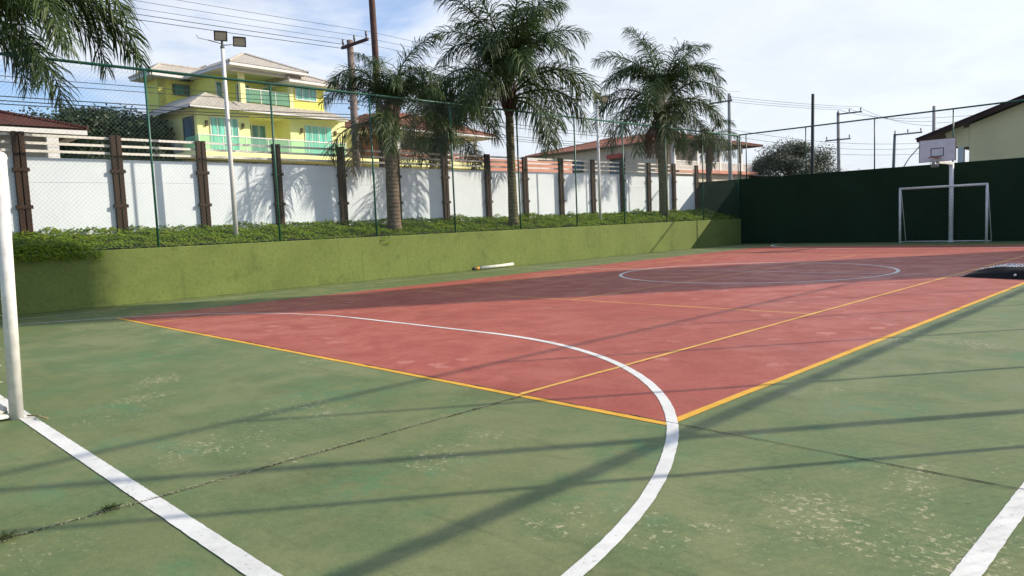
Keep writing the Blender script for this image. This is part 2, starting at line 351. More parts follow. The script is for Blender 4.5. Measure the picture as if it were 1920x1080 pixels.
# ------------------------------------------------------------------ ground and court
struct('ground', MB().quad((-900, -900, -.03), (900, -900, -.03), (900, 900, -.03), (-900, 900, -.03)), M_earth)
struct('court_floor', MB().quad((-13.6, -12, 0), (9, -12, 0), (9, 26.75, 0), (-13.6, 26.75, 0)), M_green)
struct('red_court', MB().quad((-10.97, 0, .0012), (0, 0, .0012), (0, 23.9, .0012), (-10.97, 23.9, .0012)), M_red)
mb = MB()
mb.box(-160, -15.9, -160, 260, -.02, 1.38); mb.box(-15.9, 120, 60, 260, -.02, 1.30)
struct('street_terrace', mb, M_earth)
struct('road', MB().quad((-25.5, -150, 1.384), (-18.5, -150, 1.384), (-18.5, 220, 1.384), (-25.5, 220, 1.384)), M_road)
def strip(mb, p0, p1, w, z, step=.5, jit=.004, rj=None):
    p0 = Vector((*p0, z)); p1 = Vector((*p1, z)); n = max(2, int((p1-p0).length/step)); d = (p1-p0).normalized(); s = Vector((-d.y, d.x, 0))
    base = len(mb.v)
    for i in range(n+1):
        p = p0.lerp(p1, i/n); a = w/2+random.uniform(-jit, jit); b = w/2+random.uniform(-jit, jit)
        mb.v += [tuple(p+s*a), tuple(p-s*b)]
        if i: k = base+2*i; mb.f.append((k-2, k-1, k+1, k))
def arc(mb, c, r_, a0, a1, w, z, n=60, jit=.002, grow=0.):
    base = len(mb.v)
    for i in range(n+1):
        a = a0+(a1-a0)*i/n; r = r_+grow*max(0, .47-a)/.3; d = Vector((math.cos(a), math.sin(a), 0)); c3 = Vector((*c, z))
        mb.v += [tuple(c3+d*(r-w/2+random.uniform(-jit, jit))), tuple(c3+d*(r+w/2+random.uniform(-jit, jit)))]
        if i: k = base+2*i; mb.f.append((k-2, k-1, k+1, k))
y = MB(); strip(y, (-10.99, 0), (.02, 0), .062, .0026); strip(y, (0, 0), (0, 23.9), .065, .0028)
struct('yellow_court_outline', y, M_yellow)
y = MB(); strip(y, (-1.37, 0), (-1.37, 23.8), .045, .0022, .25, .006); strip(y, (-9.6, 0), (-9.6, 23.8), .03, .0022, .25, .006)
strip(y, (-9.6, 5.485), (-1.37, 5.485), .035, .0020, .25, .005); strip(y, (-9.6, 18.28), (-1.37, 18.28), .04, .0020, .25, .005)
strip(y, (-5.485, 5.485), (-5.485, 18.28), .035, .0018, .25, .005); strip(y, (-10.97, 23.87), (0, 23.87), .05, .0020)
struct('faded_yellow_court_lines', y, M_yold)
w = MB()
Z = .0040; GY = -2.745; cx = -5.485
strip(w, (-11.2-cx*0, GY), (1.97, GY), .095, Z+.0003, .03, .0018)                       # near goal line
R0 = 4.875
arc(w, (cx+1.5, GY), R0, 0, math.pi/2, .074, Z, 140, .0018, .04); arc(w, (cx-1.5, GY), R0, math.pi/2, math.pi, .045, Z-.0003)
strip(w, (cx-1.5, GY+R0), (cx+1.5, GY+R0), .06, Z-.0002)
strip(w, (1.95, -3.5), (1.95, 26.5), .085, Z-.0004, .04, .0018)
arc(w, (cx, 11.885), 3.0, 0, 2*math.pi, .075, Z, 120); strip(w, (-12.6, 11.885), (-.5, 11.885), .045, Z+.0003)
arc(w, (cx+1.5, 26.6), R0-.3, -math.pi/2, 0, .08, Z); arc(w, (cx-1.5, 26.6), R0-.3, -math.pi, -math.pi/2, .08, Z)
strip(w, (cx-1.5, 26.6-R0+.3), (cx+1.5, 26.6-R0+.3), .05, Z)
struct('white_court_lines', w, M_white)
w = MB(); strip(w, (-12.62, GY), (-12.62, 26.4), .045, Z, .3, .008)
struct('thin_white_side_line', w, M_wthin)
# joints in the slab: irregular dark gaps
def crack(mb, p0, p1, w, amp, z=.0046, step=.035, gap=.0):
    p0 = Vector((*p0, z)); p1 = Vector((*p1, z)); n = int((p1-p0).length/step); d = (p1-p0).normalized(); s = Vector((-d.y, d.x, 0)); base = None
    for i in range(n+1):
        p = p0.lerp(p1, i/n); off = amp*noise.noise(Vector((i*step*3, p0.x, 0)))*2+amp*.5*random.uniform(-1, 1); ww = w*(.35+.9*abs(noise.noise(Vector((i*step*5, p0.y+7, 3)))*2))
        k = len(mb.v); mb.v += [tuple(p+s*(off+ww/2)), tuple(p+s*(off-ww/2))]
        if i: mb.f.append((k-2, k-1, k+1, k))
c = MB(); crack(c, (-10.97, .038), (3.05, .038), .014, .002); crack(c, (-1.31, -6), (-1.31, .035), .015, .006); crack(c, (-1.33, .035), (-1.33, 12), .006, .004)
crack(c, (-13.54, -8), (-13.54, 26.6), .03, .008, .004)
struct('slab_joints', c, M_crack)
# raised pale rim along the crack: crumbled concrete crumbs
def crumbs():
    mb = MB()
    for i in range(1500):
        if random.random() < .8: x = -1.31+random.gauss(0, .013); yy = random.uniform(-3.9, .03)
        else: x = random.uniform(-4, 1.5); yy = .035+random.gauss(0, .02)
        r = random.uniform(.0015, .005); z = .0052
        a = random.random()*6
        p = [(x+r*math.cos(a+k*2.09), yy+r*math.sin(a+k*2.09), z) for k in range(3)]; t = (x, yy, z+r*.8)
        for k in range(3): mb.tri(p[k], p[(k+1) % 3], t)
    return mb
tag(crumbs().build('loose_grit', simple('pale_grit', (.42, .38, .27), .9, .3, 40)), 'pale crumbs of concrete along the joints in the court floor', 'grit', kind='stuff')
def weed(x, yy, r, n, label):
    mb = MB()
    for i in range(n):
        a = random.random()*6.283; l = r*random.uniform(.4, 1); d = Vector((math.cos(a)*.55, math.sin(a)*1.0, random.uniform(.15, .7))).normalized()
        b = Vector((x+random.gauss(0, r*.12), yy+random.gauss(0, r*.4), .012)); s = Vector((-d.y, d.x, 0)).normalized()*.0028
        m1 = b+d*l*.6; tp = b+d*l-Vector((0, 0, l*.2))
        mb.quad(b-s, b+s, m1+s*.9, m1-s*.9); mb.tri(m1-s*.9, m1+s*.9, tp)
    tag(mb.build('weed_tuft', M_weed), label, 'weed', 'weeds in the slab joint')
weed(-1.31, -3.38, .06, 130, 'small green weed tuft in the joint at the lower left edge')
weed(-1.31, -2.93, .05, 110, 'small green weed tuft in the joint beside the white goal line')

# ------------------------------------------------------------------ low green wall, planter, far wall
WX = -13.55
tag(MB().box(WX-.2, WX, -9, 26.695, -.02, 1.13, .012).build('retaining_wall', M_retwall), 'low light green roughcast wall running along the left side of the court', 'wall')
tag(MB().box(-15.85, 3.2, 26.7, 26.9, -.02, 2.88, .012).build('court_end_wall', M_farwall), 'tall dark green wall in shade behind the far goal', 'wall')
mb = MB(); n = 70
def soilz(x): t = (WX-.2-x)/2.0; return 1.09+.42*t
for i in range(n):
    y0 = -9+35.69*i/n; y1 = -9+35.69*(i+1)/n
    mb.quad((WX-.2, y0, soilz(WX-.2)), (WX-.2, y1, soilz(WX-.2)), (-15.9, y1, soilz(-15.9)), (-15.9, y0, soilz(-15.9)))
struct('planter_soil', mb, M_soil)
mb = MB(); rnd = random.Random(3)
def leafcard(mb, p, d, up, l, w):
    s = d.cross(up).normalized()*w; mid = p+d*l*.55
    mb.quad(p, mid+s, p+d*l, mid-s)
for i in range(62000):
    yy = -3.5+30.1*rnd.random()**1.25; x = WX-.10-rnd.random()*2.05
    hgt = .10+.17*max(0, noise.noise(Vector((x*1.1, yy*.9, 0))))+.16*max(0, noise.noise(Vector((x*3.3, yy*2.8, 5))))+.05*noise.noise(Vector((x*9, yy*9, 2)))
    edge = min(1, (WX-.02-x)/.22+.25); z = soilz(min(x, WX-.2))+hgt*edge*(.72+.28*rnd.random())
    a = rnd.random()*6.283; d = Vector((math.cos(a), math.sin(a), rnd.uniform(-.35, .35))).normalized()
    up = Vector((.55+rnd.gauss(0, .35), .45+rnd.gauss(0, .35), .85)).normalized(); l = rnd.uniform(.035, .075)*(1+.02*max(0, yy))
    leafcard(mb, Vector((x, yy, z)), d, up, l, l*.32)
for i in range(7000):
    yy = -4+4.4*rnd.random()**.8; t_ = rnd.random(); edge = .5+.5*min(1, max(0, (.75-yy)/.8))
    x = WX-.30+t_*.42*edge; z = 1.10+(.20*edge*math.sin(math.pi*min(1, .25+t_*.75)))*(.5+.6*rnd.random())-(.13*rnd.random() if t_ > .8 else 0)+.05*noise.noise(Vector((x*6, yy*6, 0)))
    a = rnd.random()*6.283; d = Vector((math.cos(a), math.sin(a), rnd.uniform(-.5, .3))).normalized()
    leafcard(mb, Vector((x, yy, z)), d, Vector((.8, .3, .7)), rnd.uniform(.035, .07), .018)
tag(mb.build('ground_cover', M_ground), 'dense low green ground cover filling the raised bed above the green wall', 'ground cover', kind='stuff')
def trailing(x, y0, label, n=70):
    mb = MB()
    for i in range(n):
        t = random.random(); p = Vector((x+.02+.03*random.random(), y0+random.gauss(0, .07), 1.16-.22*t))
        a = random.random()*6.28; d = Vector((.4+.3*math.cos(a), math.sin(a), -.6)).normalized(); leafcard(mb, p, d, Vector((1, 0, .3)), random.uniform(.03, .055), .014)
    tag(mb.build('trailing_plant', M_ground), label, 'plant', 'creepers hanging over the low wall')
trailing(WX, .5, 'leafy creeper spilling over the low green wall at its shaded left end')
trailing(WX, 7.45, 'small creeper hanging over the low green wall below the third fence post', 30)

# ------------------------------------------------------------------ panel fence (brown posts, white panels, slats)
PX = -15.6
pf = empty('panel_fence', (PX, 12, 1.4), 0, 'white panel fence with brown posts and cream slats along the back of the planter', 'fence')
ys = [-2.17, -.25, 1.62, 3.53, 5.50, 7.45, 9.34, 11.23, 13.09, 14.90, 16.82, 18.70, 20.60, 22.48, 24.40, 26.30]
def PF(mb): 
    mb.v = [(a-PX, b-12, c-1.4) for a, b, c in mb.v]; return mb
for i, yy in enumerate(ys):
    mb = MB(); h = 3.64+.015*(i % 3)
    for s in (-.062, .062): mb.box(PX+.03, PX+.115, yy+s-.052, yy+s+.052, 1.3, h, .008)
    mb.box(PX-.02, PX+.06, yy-.03, yy+.03, 1.3, h-.01)
    po = PF(mb).build('post', M_brown, pf)
    for z in (2.05, 2.83): PF(MB().box(PX+.045, PX+.135, yy-.15, yy+.15, z, z+.075)).build('bracket', M_brown, po)
ys2 = ys
for a, b in zip(ys2[:-1], ys2[1:]):
    mb = MB(); mb.box(PX-.03, PX+.028, a+.02, b-.02, 1.35, 2.606); mb.box(PX-.03, PX+.027, a+.02, b-.02, 2.614, 3.13); mb.box(PX-.025, PX+.018, a+.02, b-.02, 2.60, 2.62)
    PF(mb).build('panel', M_panel, pf)
    for z in (3.27, 3.435, 3.60):
        PF(MB().box(PX-.012, PX+.022, a-.05, b+.05, z-.027, z+.027)).build('slat', M_slat, pf)

# ------------------------------------------------------------------ chain link fences
def chain_fence(name, P0, P1, posts, z0, z1, label, mesh_w=.0012, sp=.088, cell_h=None, stay=None):
    P0 = Vector((*P0, 0)); P1 = Vector((*P1, 0)); d = (P1-P0).normalized(); Ln = (P1-P0).length; side = Vector((-d.y, d.x, 0))
    root = empty(name, P0+Vector((0, 0, z0)), 0, label, 'fence')
    off = P0+Vector((0, 0, z0))
    def loc(mb): mb.v = [tuple(Vector(v)-off) for v in mb.v]; return mb
    loc(MB().tube([P0+Vector((0, 0, z1)), P1+Vector((0, 0, z1))], .030, 8)).build('rail', M_steelg, root, True)
    for k, t in enumerate(posts):
        p = P0+d*t; loc(MB().tube([p+Vector((0, 0, z0-.05)), p+Vector((0, 0, z1-.02))], .025, 8)).build('post', M_steelg, root, True)
    mb = MB(); H = z1-z0-.05
    def wire(a, b):
        r = mesh_w; i = len(mb.v); dd = (b-a).normalized(); n1_ = dd.cross(side).normalized()
        vs = [side*r, (n1_*.87-side*.5)*r, (-n1_*.87-side*.5)*r]
        mb.v += [tuple(a+v) for v in vs]+[tuple(b+v) for v in vs]
        for k in range(3): q = (k+1) % 3; mb.f.append((i+k, i+q, i+3+q, i+3+k))
    zb = Vector((0, 0, z0+.02)); s = -H
    while s < Ln:
        for sg in (1, -1):
            a0, b0 = (s, s+H); ta = 0; tb = 1
            if a0 < 0: ta = (0-a0)/H
            if b0 > Ln: tb = (Ln-a0)/H
            if tb > ta:
                pa = P0+d*(a0+H*ta)+zb+Vector((0, 0, H*(ta if sg > 0 else 1-ta))); pb = P0+d*(a0+H*tb)+zb+Vector((0, 0, H*(tb if sg > 0 else 1-tb)))
                wire(pa, pb)
        s += sp
    for z in (z0+.04, (z0+z1)/2, z1-.1):
        wire(P0+Vector((0, 0, z)), P1+Vector((0, 0, z)))
    loc(mb).build('wire_mesh', M_wire, root)
    return root, off
FX = WX-.06
p0 = -6.5; posts = [yy-p0 for yy in (-3.78, -1.03, 1.70, 4.46, 7.20, 9.92, 12.62, 15.38, 18.08, 20.85, 23.6, 26.62)]
chain_fence('chain_link_fence', (FX, p0), (FX, 26.62), posts, 1.13, 4.80, 'tall green chain link fence standing on the low green wall')
fposts = [3.0, 5.72, 8.44, 10.15, 12.9, 15.6]
chain_fence('chain_link_fence', (-13.61, 26.74), (3.1, 26.74), [.03, .33, 3.0, 5.72, 8.44, 11.2, 13.9, 16.7], 2.88, 4.83, 'green chain link fence with top rail on the tall dark green end wall', .0010)
# right hand fence, just outside the picture: throws the rail and post shadows over the court
r, off = chain_fence('chain_link_fence', (3.1, -8.4), (3.1, 26.6), [yy+8.4 for yy in (-8.4, -5.6, -3.0, -.25, 2.45, 5.35, 8.0, 10.8, 13.6, 16.4, 19.2, 22, 24.8)], 0.0, 4.82, 'green chain link fence along the near right side of the court', .0012, .14)
mb = MB().tube([Vector((3.1, -8.4, 2.51))-off, Vector((3.1, 26.6, 2.51))-off], .045, 8); mb.build('middle_rail', M_steelg, r, True)

# ------------------------------------------------------------------ floodlight poles
def floodlight(x, yy, z0, z1, label, aim=0):
    t = empty('floodlight_pole', (x, yy, z0), 0, label, 'lamp post', 'white floodlight poles')
    H = z1-z0
    MB().tube([(0, 0, -.1), (0, 0, H*.5), (0, 0, H)], [.055, .05, .042], 12).build('pole', M_whitem, t, True)
    MB().tube([(0, 0, H), (0, 0, H+.22)], [.03, .025], 8).tube([(0, -.02, H+.08), (0, -.32, H+.12)], .012, 6).tube([(0, .02, H+.05), (0, .26, H+.10)], .012, 6).tube([(0, 0, H-.03), (0, 0, H+.03)], .05, 8).tube([(0, -.30, H+.12), (.02, -.56, H+.13), (.02, -.60, H+.2)], .008, 5).build('bracket', M_conc2, t, True)
    for yo, zo in ((-.05, .24), (.40, .17)):
        c = Vector((.06, yo, H+zo)); nrm = Vector((.80, -.35, -.48)).normalized(); a = Vector((0.4, .92, -.02)); a = (a-nrm*a.dot(nrm)).normalized(); u = nrm.cross(a).normalized()
        h = MB().obox(c-nrm*.02, a*.145, u*.112, nrm*.022)
        for k in range(6): h.obox(c-nrm*.055+a*(-.13+.052*k), a*.005, u*.10, nrm*.016)
        for q in ((a*.135, u*.112, a*.012), (a*-.135, u*.112, a*.012)): h.obox(c+q[0]+nrm*.008, q[2], q[1], nrm*.010)
        for q in (u*.103, u*-.103): h.obox(c+q+nrm*.008, a*.123, u*.010, nrm*.0098)
        ho = h.build('floodlight_head', M_blackm, t)
        MB().obox(c+nrm*.0055, a*.123, u*.093, nrm*.003).build('lens', M_lampglass, ho)
    return t
floodlight(-14.55, 3.82, 1.3, 5.72, 'white floodlight pole nearer the camera, in front of the yellow house')
floodlight(-14.55, 17.85, 1.3, 5.62, 'smaller looking white floodlight pole between the two tall palms on the right')
floodlight(4.1, 4.75, 0, 5.8, 'white floodlight pole outside the right side fence')

# ------------------------------------------------------------------ palms
def frond_mesh(L, el, curl, leafL, seed, mat, dens=1.0):
    rd = random.Random(seed); mb = MB(); n = 26; pts = []; p = Vector((0, 0, 0)); el0 = el
    for i in range(n+1):
        s = i/n; pts.append(p.copy()); th = el0-curl*(s**1.45); p = p+Vector((math.cos(th), 0, math.sin(th)))*(L/n)
    mb.tube(pts, [.034*(1-s/n)**.8+.006 for s in range(n+1)], 4, False)
    nl = int(L*30*dens)
    for i in range(nl):
        s = .14+.86*(i+rd.random()*.6)/nl; k = min(n-1, int(s*n)); f = s*n-k; b = pts[k].lerp(pts[k+1], f); tan = (pts[k+1]-pts[k]).normalized()
        ll = leafL*(.62+.62*math.sin(math.pi*min(1, s*.80+.12)))*(1 if s < .88 else 1-(s-.88)*3)
        for sd in (-1, 1):
            if rd.random() < .04: continue
            pl = rd.choice((-.75, -.2, .15, .75))+rd.gauss(0, .18); sweep = .45+.45*s+rd.gauss(0, .14)
            nrm = tan.cross(Vector((0, 1, 0))).normalized(); nrm = -nrm if nrm.z < 0 else nrm
            side = Vector((0, sd, 0))
            d = (side*math.cos(pl)+nrm*math.sin(pl)).normalized()*math.cos(sweep)+tan*math.sin(sweep)
            d.normalize(); l = ll*rd.uniform(.75, 1.15); w = rd.uniform(.010, .017)
            wv = tan.cross(d).normalized().cross(d).normalized()*w
            g = Vector((0, 0, -1)); m1 = b+d*l*.34+g*l*.03; d2 = (d+g*rd.uniform(.4, .95)).normalized(); m2 = m1+d2*l*.36; d3 = (d2+g*rd.uniform(.6, 1.5)).normalized(); e = m2+d3*l*.34
            mb.quad(b-wv*.6, b+wv*.6, m1+wv, m1-wv); mb.quad(m1-wv, m1+wv, m2+wv*.8, m2-wv*.8); mb.tri(m2-wv*.8, m2+wv*.8, e)
    me = bpy.data.meshes.new('frond'); me.from_pydata([tuple(v) for v in mb.v], [], mb.f); me.materials.append(mat); me.update(); return me
FM = {}
def get_frond(L, el, curl, leafL, seed, mat):
    k = (round(L, 2), round(el, 2), round(curl, 2), leafL, seed, mat.name)
    if k not in FM: FM[k] = frond_mesh(*k[:5], mat)
    return FM[k]
KINDS = [(3.7, 1.45, 1.35), (3.6, 1.32, 1.9), (3.5, 1.10, 2.2), (3.4, .88, 2.3), (3.3, .66, 2.2), (3.1, .42, 2.0), (2.9, .12, 1.8), (2.6, -.35, 1.25), (3.2, 1.40, 2.75)]
def palm(x, yy, z0, H, r0, r1, label, spec, lean=(0, 0), scale=1., trunkmat=None, leafL=.52, extra_dead=0, seed=0, group='queen palms in the planter'):
    t = empty('palm_tree', (x, yy, z0), 0, label, 'palm tree', group)
    rd = random.Random(100+seed); pts = []; rr = []
    for i in range(15):
        s = i/14; pts.append((lean[0]*s*s, lean[1]*s*s, H*s-.1)); rr.append(r0+(r1-r0)*s+.05*math.exp(-s*14)+.008*rd.uniform(-1, 1))
    MB().tube(pts, rr, 12).build('trunk', trunkmat or M_trunk, t, True)
    top = Vector((lean[0], lean[1], H))
    # crown shaft of old leaf bases
    mb = MB()
    for k in range(26):
        a = k*2.4; zz = -.55+.75*k/26; dr = r1*.8; b = top+Vector((math.cos(a)*dr, math.sin(a)*dr, zz)); e = b+Vector((math.cos(a)*.17, math.sin(a)*.17, .42))
        mb.tube([b, (b+e)/2+Vector((math.cos(a)*.015, math.sin(a)*.015, 0)), e], [.055, .045, .02], 5)
    mb.tube([top+Vector((0, 0, -.5)), top+Vector((0, 0, .5))], [r1*1.15, r1*.7], 8)
    mb.build('leaf_bases', M_dead if extra_dead else M_polewood, t, True)
    for k, (az, kind, sc) in enumerate(spec):
        Lf, el, cu_ = KINDS[kind]; kz = .3 if kind == 8 else .28-.055*kind; me = get_frond(Lf, el, cu_, leafL, kind*3+k % 2, M_palmold if kind == 7 and k % 2 else M_palm)
        o = bpy.data.objects.new('frond', me); COL.objects.link(o); o.parent = t
        o.location = top+Vector((math.cos(az)*.06, math.sin(az)*.06, kz)); o.rotation_euler = (rd.gauss(0, .05), rd.gauss(0, .05), az); o.scale = (scale*sc,)*3
    for k in range(extra_dead):
        az = rd.random()*6.28; me = get_frond(1.7, -1.15, .5, .35, 50+k % 2, M_dead)
        o = bpy.data.objects.new('dry_frond', me); COL.objects.link(o); o.parent = t; o.location = top+Vector((math.cos(az)*r1, math.sin(az)*r1, -.1)); o.rotation_euler = (0, 0, az); o.scale = (scale,)*3
    return t
def ring(counts, seed, sc=1., jit=.25):
    rd = random.Random(seed); out = []; a = rd.random()*6
    for kind, n in counts:
        for i in range(n): out.append((a+6.283*i/n+rd.gauss(0, jit), kind, sc*rd.uniform(.88, 1.08)))
        a += .9
    return out
palm(-14.05, 12.75, 1.3, 3.95, .15, .13, 'tallest palm with bare slim trunk and wide crown in the middle of the planter', ring([(0, 8), (8, 7), (1, 4), (3, 3), (4, 5), (5, 4), (6, 3)], 1), scale=1.04, trunkmat=M_trunkg, leafL=.78, seed=1)
palm(-14.4, 8.35, 1.25, 3.0, .19, .17, 'short thick trunked palm with drooping crown just left of the tallest palm', ring([(8, 7), (0, 2), (1, 3), (2, 3), (5, 3), (6, 3), (7, 1)], 2), scale=.68, leafL=.78, seed=2, lean=(.03, 0))
palm(-14.5, 22.0, 1.4, 4.2, .17, .23, 'palm at the right end of the planter with a trunk wider under its crown', ring([(8, 6), (0, 3), (1, 4), (3, 4), (4, 3), (5, 5), (6, 5)], 5), scale=1.0, trunkmat=M_trunkg, leafL=.72, seed=3, extra_dead=7)
palm(-14.6, -1.48, 1.2, 4.35, .17, .16, 'palm at the left edge with only its long fronds in the picture', ring([(1, 3), (2, 4), (4, 6), (6, 5)], 9)+[(R(78), 4, 1.25), (R(66), 3, 1.15), (R(95), 3, 1.05), (R(84), 4, 1.18), (R(48), 5, .9), (R(85), 6, .62), (R(110), 6, .7)], scale=1.0, leafL=.66, seed=4)
palm(-17.6, 12.9, 1.38, 3.0, .14, .13, 'palm beyond the white fence with crown showing between two nearer palms', ring([(8, 8), (1, 4), (4, 3), (6, 6)], 12), scale=.78, leafL=.85, seed=5, extra_dead=2, group='palms outside the fence')
palm(-17.6, 31.0, 1.38, 3.9, .16, .16, 'yellowing palm beyond the white fence in front of the cream house balcony', ring([(2, 2), (4, 4), (5, 4), (6, 4), (7, 5)], 15), scale=.62, leafL=.6, seed=6, extra_dead=5, group='palms outside the fence')

# ------------------------------------------------------------------ broadleaf trees
def tree(x, yy, z0, H, rx, rz, label, mat, nblob, nleaf, lsz, seed, trunk_r=.25, group='trees beyond the fences', flat=.75, lower=.35):
    rd = random.Random(seed); t = empty('broadleaf_tree', (x, yy, z0), 0, label, 'tree', group)
    cz = H-rz; mb = MB(); br = MB()
    br.tube([(0, 0, -.3), (.05, .03, H*.25), (.1, -.05, H*.5)], [trunk_r*1.2, trunk_r, trunk_r*.7], 8)
    bl = []
    for k in range(nblob):
        a = rd.random()*6.283; u = rd.uniform(-lower, 1); q = math.sqrt(max(0, 1-u*u))*rd.uniform(.55, 1)
        c = Vector((math.cos(a)*q*rx, math.sin(a)*q*rx, cz+u*rz*.85)); r = rx*rd.uniform(.18, .34); bl.append((c, r))
        if k % 2 == 0: br.tube([(.08, 0, H*.35), tuple(c*.45+Vector((0, 0, cz*.4))), tuple(c)], [trunk_r*.45, trunk_r*.25, .03], 5)
    for c, r in bl:
        for i in range(nleaf):
            d = Vector((rd.gauss(0, 1), rd.gauss(0, 1), rd.gauss(0, 1))).normalized(); p = c+Vector((d.x, d.y, d.z*flat))*r*(.45+.6*rd.random())
            a = Vector((rd.gauss(0, 1), rd.gauss(0, 1), rd.gauss(0, .6))).normalized(); leafcard(mb, p, a, d, lsz*rd.uniform(.6, 1.3), lsz*.30)
    br.build('trunk', M_bark, t, True); mb.build('crown', mat, t); return t
tree(-42.3, 9.1, 1.38, 7.0, 4.9, 3.4, 'large very dark tree between the red roofed house and the yellow house', M_tree, 150, 1000, .20, 21, lower=.9)
tree(-26.5, 60.5, 1.3, 6.1, 4.2, 2.9, 'rounded grey green tree with sky gaps above the dark end wall', M_tree2, 62, 560, .16, 23, lower=.6)
tree(-38, 52, 1.3, 6.6, 3.6, 2.6, 'grey green tree seen through the porch of the cream house', M_tree2, 44, 400, .16, 24, lower=.8)
tree(-60, 150, 1.3, 8.5, 8, 4.5, 'distant low tree behind the grey utility poles', M_tree2, 24, 120, .6, 25)
tree(-44, 142, 1.3, 7.0, 6, 3.5, 'distant small bush like tree left of the basketball board', M_tree2, 18, 120, .6, 26)
tree(-44, 37, 1.3, 6.0, 3.2, 2.4, 'small dark tree between the brown house and the cream house', M_tree, 26, 200, .25, 27)

# ------------------------------------------------------------------ goals
def net_patch(mb, A, B, C_, D, nu, nv, r, sag=0.):
    A, B, C_, D = map(Vector, (A, B, C_, D))
    def pt(u, v): p = A.lerp(B, u).lerp(D.lerp(C_, u), v); return p+Vector((0, 0, -sag*math.sin(math.pi*u)*(1-v)))
    for i in range(nu+1): mb.tube([pt(i/nu, j/6) for j in range(7)], r, 3, False)
    for j in range(nv+1): mb.tube([pt(i/10, j/nv) for i in range(11)], r, 3, False)
def goal_thing(x0, x1, yf, sgn, H, label, lean=0., pr=.042, netr=.0035, netmat=None, nn=22, depth=.62):
    cxm = (x0+x1)/2; t = empty('football_goal', (cxm, yf, 0), 0, label, 'goal', 'white futsal goals')
    a = x0-cxm; b = x1-cxm; yb = sgn*depth
    for q in (a, b): MB().tube([(q, 0, 0), (q, lean, H)], pr, 14).build('goal_post', M_goal, t, True)
    MB().tube([(a-pr*.6, lean, H), (b+pr*.6, lean, H)], pr, 14).build('crossbar', M_goal, t, True)
    for q in (a, b): MB().tube([(q, 0+lean, H-.03), (q, sgn*.10+lean, H-.02), (q+.02, yb, .02)], .018, 8).tube([(q, 0, .03), (q+.02, yb, .03)], .018, 8).build('side_frame', M_goal, t, True)
    MB().tube([(a, yb, .03), (b, yb, .03)], .018, 8).build('ground_bar', M_goal, t, True)
    mb = MB(); net_patch(mb, (a, .1*sgn+lean, H-.05), (b, .1*sgn+lean, H-.05), (b, yb, .05), (a, yb, .05), nn, 15, netr, .05)
    for q in (a, b): net_patch(mb, (q, lean, H-.05), (q, .1*sgn+lean, H-.05), (q, yb, .05), (q, 0, .05), 5, 15, netr)
    mb.build('goal_net', netmat or M_netgoal, t); return t
goal_thing(-6.69, -3.89, 25.9, 1, 2.02, 'white metal football goal standing before the tall dark green end wall', netr=.003)
g = goal_thing(-7.0, -4.0, -2.80, -1, 1.98, 'near football goal, only its right post and net cords at the left edge', .055, .048, .0035, M_nylon, 26, .7)
# sandbag and cords by the near goal
mb = MB()
for i in range(13):
    for j in range(18):
        pass
def blob(mb, c, rx, ry, rz, n=14, m=20, amp=.12, sd=0):
    base = len(mb.v)
    for i in range(n+1):
        th = math.pi*i/n
        for j in range(m):
            ph = 2*math.pi*j/m; d = Vector((math.sin(th)*math.cos(ph), math.sin(th)*math.sin(ph), math.cos(th))); k = 1+amp*noise.noise(d*2.2+Vector((sd, 0, 0)))
            zz = d.z*rz*k; mb.v.append((c[0]+d.x*rx*k, c[1]+d.y*ry*k, max(c[2]+zz, .013)))
    for i in range(n):
        for j in range(m): a = base+i*m+j; b = base+i*m+(j+1) % m; mb.f.append((a, a+m, b+m, b))
mb = MB(); blob(mb, (-4.12, -2.93, .05), .12, .10, .075, amp=.3)
tag(mb.build('sandbag', M_sack, None, True), 'small white sandbag lying against the foot of the near goal post', 'sandbag')
mb = MB()
mb.tube([(-3.95, -2.74, .02), (-3.86, -2.68, .02), (-3.78, -2.69, .025), (-3.70, -2.66, .02)], .007, 5)
tag(mb.build('dry_twig', simple('dry_brown', (.35, .27, .14), .9), None, True), 'short dry twig on the ground beside the near goal post', 'twig')

# ------------------------------------------------------------------ basketball hoop
t = empty('basketball_hoop', (-5.12, 26.4, 0), 0, 'white basketball post with rectangular backboard behind the far goal', 'basketball hoop')
MB().tube([(0, 0, 0), (0, 0, 2.86)], .075, 14).tube([(0, 0, 0), (0, 0, .03)], .13, 12).build('post', M_whitem, t, True)
MB().box(-.045, .045, -1.72, .06, 2.80, 2.90, .01).tube([(0, -.3, 2.8), (0, -1.0, 2.85)], .03, 8).obox((0, -1.70, 3.1), (.03, 0, 0), (0, .02, 0), (0, 0, .3)).build('arm', M_whitem, t)
bw = .56; bz0 = 2.87; bz1 = 3.62; by = -1.75
bo = MB().box(-bw, bw, by, by+.03, bz0, bz1).build('backboard', M_whitem, t)
mb = MB(); tk = .012
for x0, x1, z0_, z1_ in ((-bw-tk, bw+tk, bz1, bz1+tk), (-bw-tk, bw+tk, bz0-tk, bz0), (-bw-tk, -bw, bz0, bz1), (bw, bw+tk, bz0, bz1)): mb.box(x0, x1, by-.012, by+.032, z0_, z1_)
mb.build('edge_frame', M_polewood, bo)
mb = MB()
for x0, x1, z0_, z1_ in ((-.205, .205, 3.30, 3.325), (-.205, .205, 3.04, 3.06), (-.205, -.18, 3.06, 3.30), (.18, .205, 3.06, 3.30)): mb.box(x0, x1, by-.004, by-.001, z0_, z1_)
mb.build('target_square', M_text, bo)
rim = MB(); rim.tube([(.2*math.cos(a*math.pi/10), by-.26+.2*math.sin(a*math.pi/10), 3.0) for a in range(21)], .012, 6, False); rim.box(-.05, .05, by-.07, by, 2.96, 3.02)
rim.build('rim', simple('rusty_orange_rim', (.40, .17, .10), .6), t, True)
mb = MB()
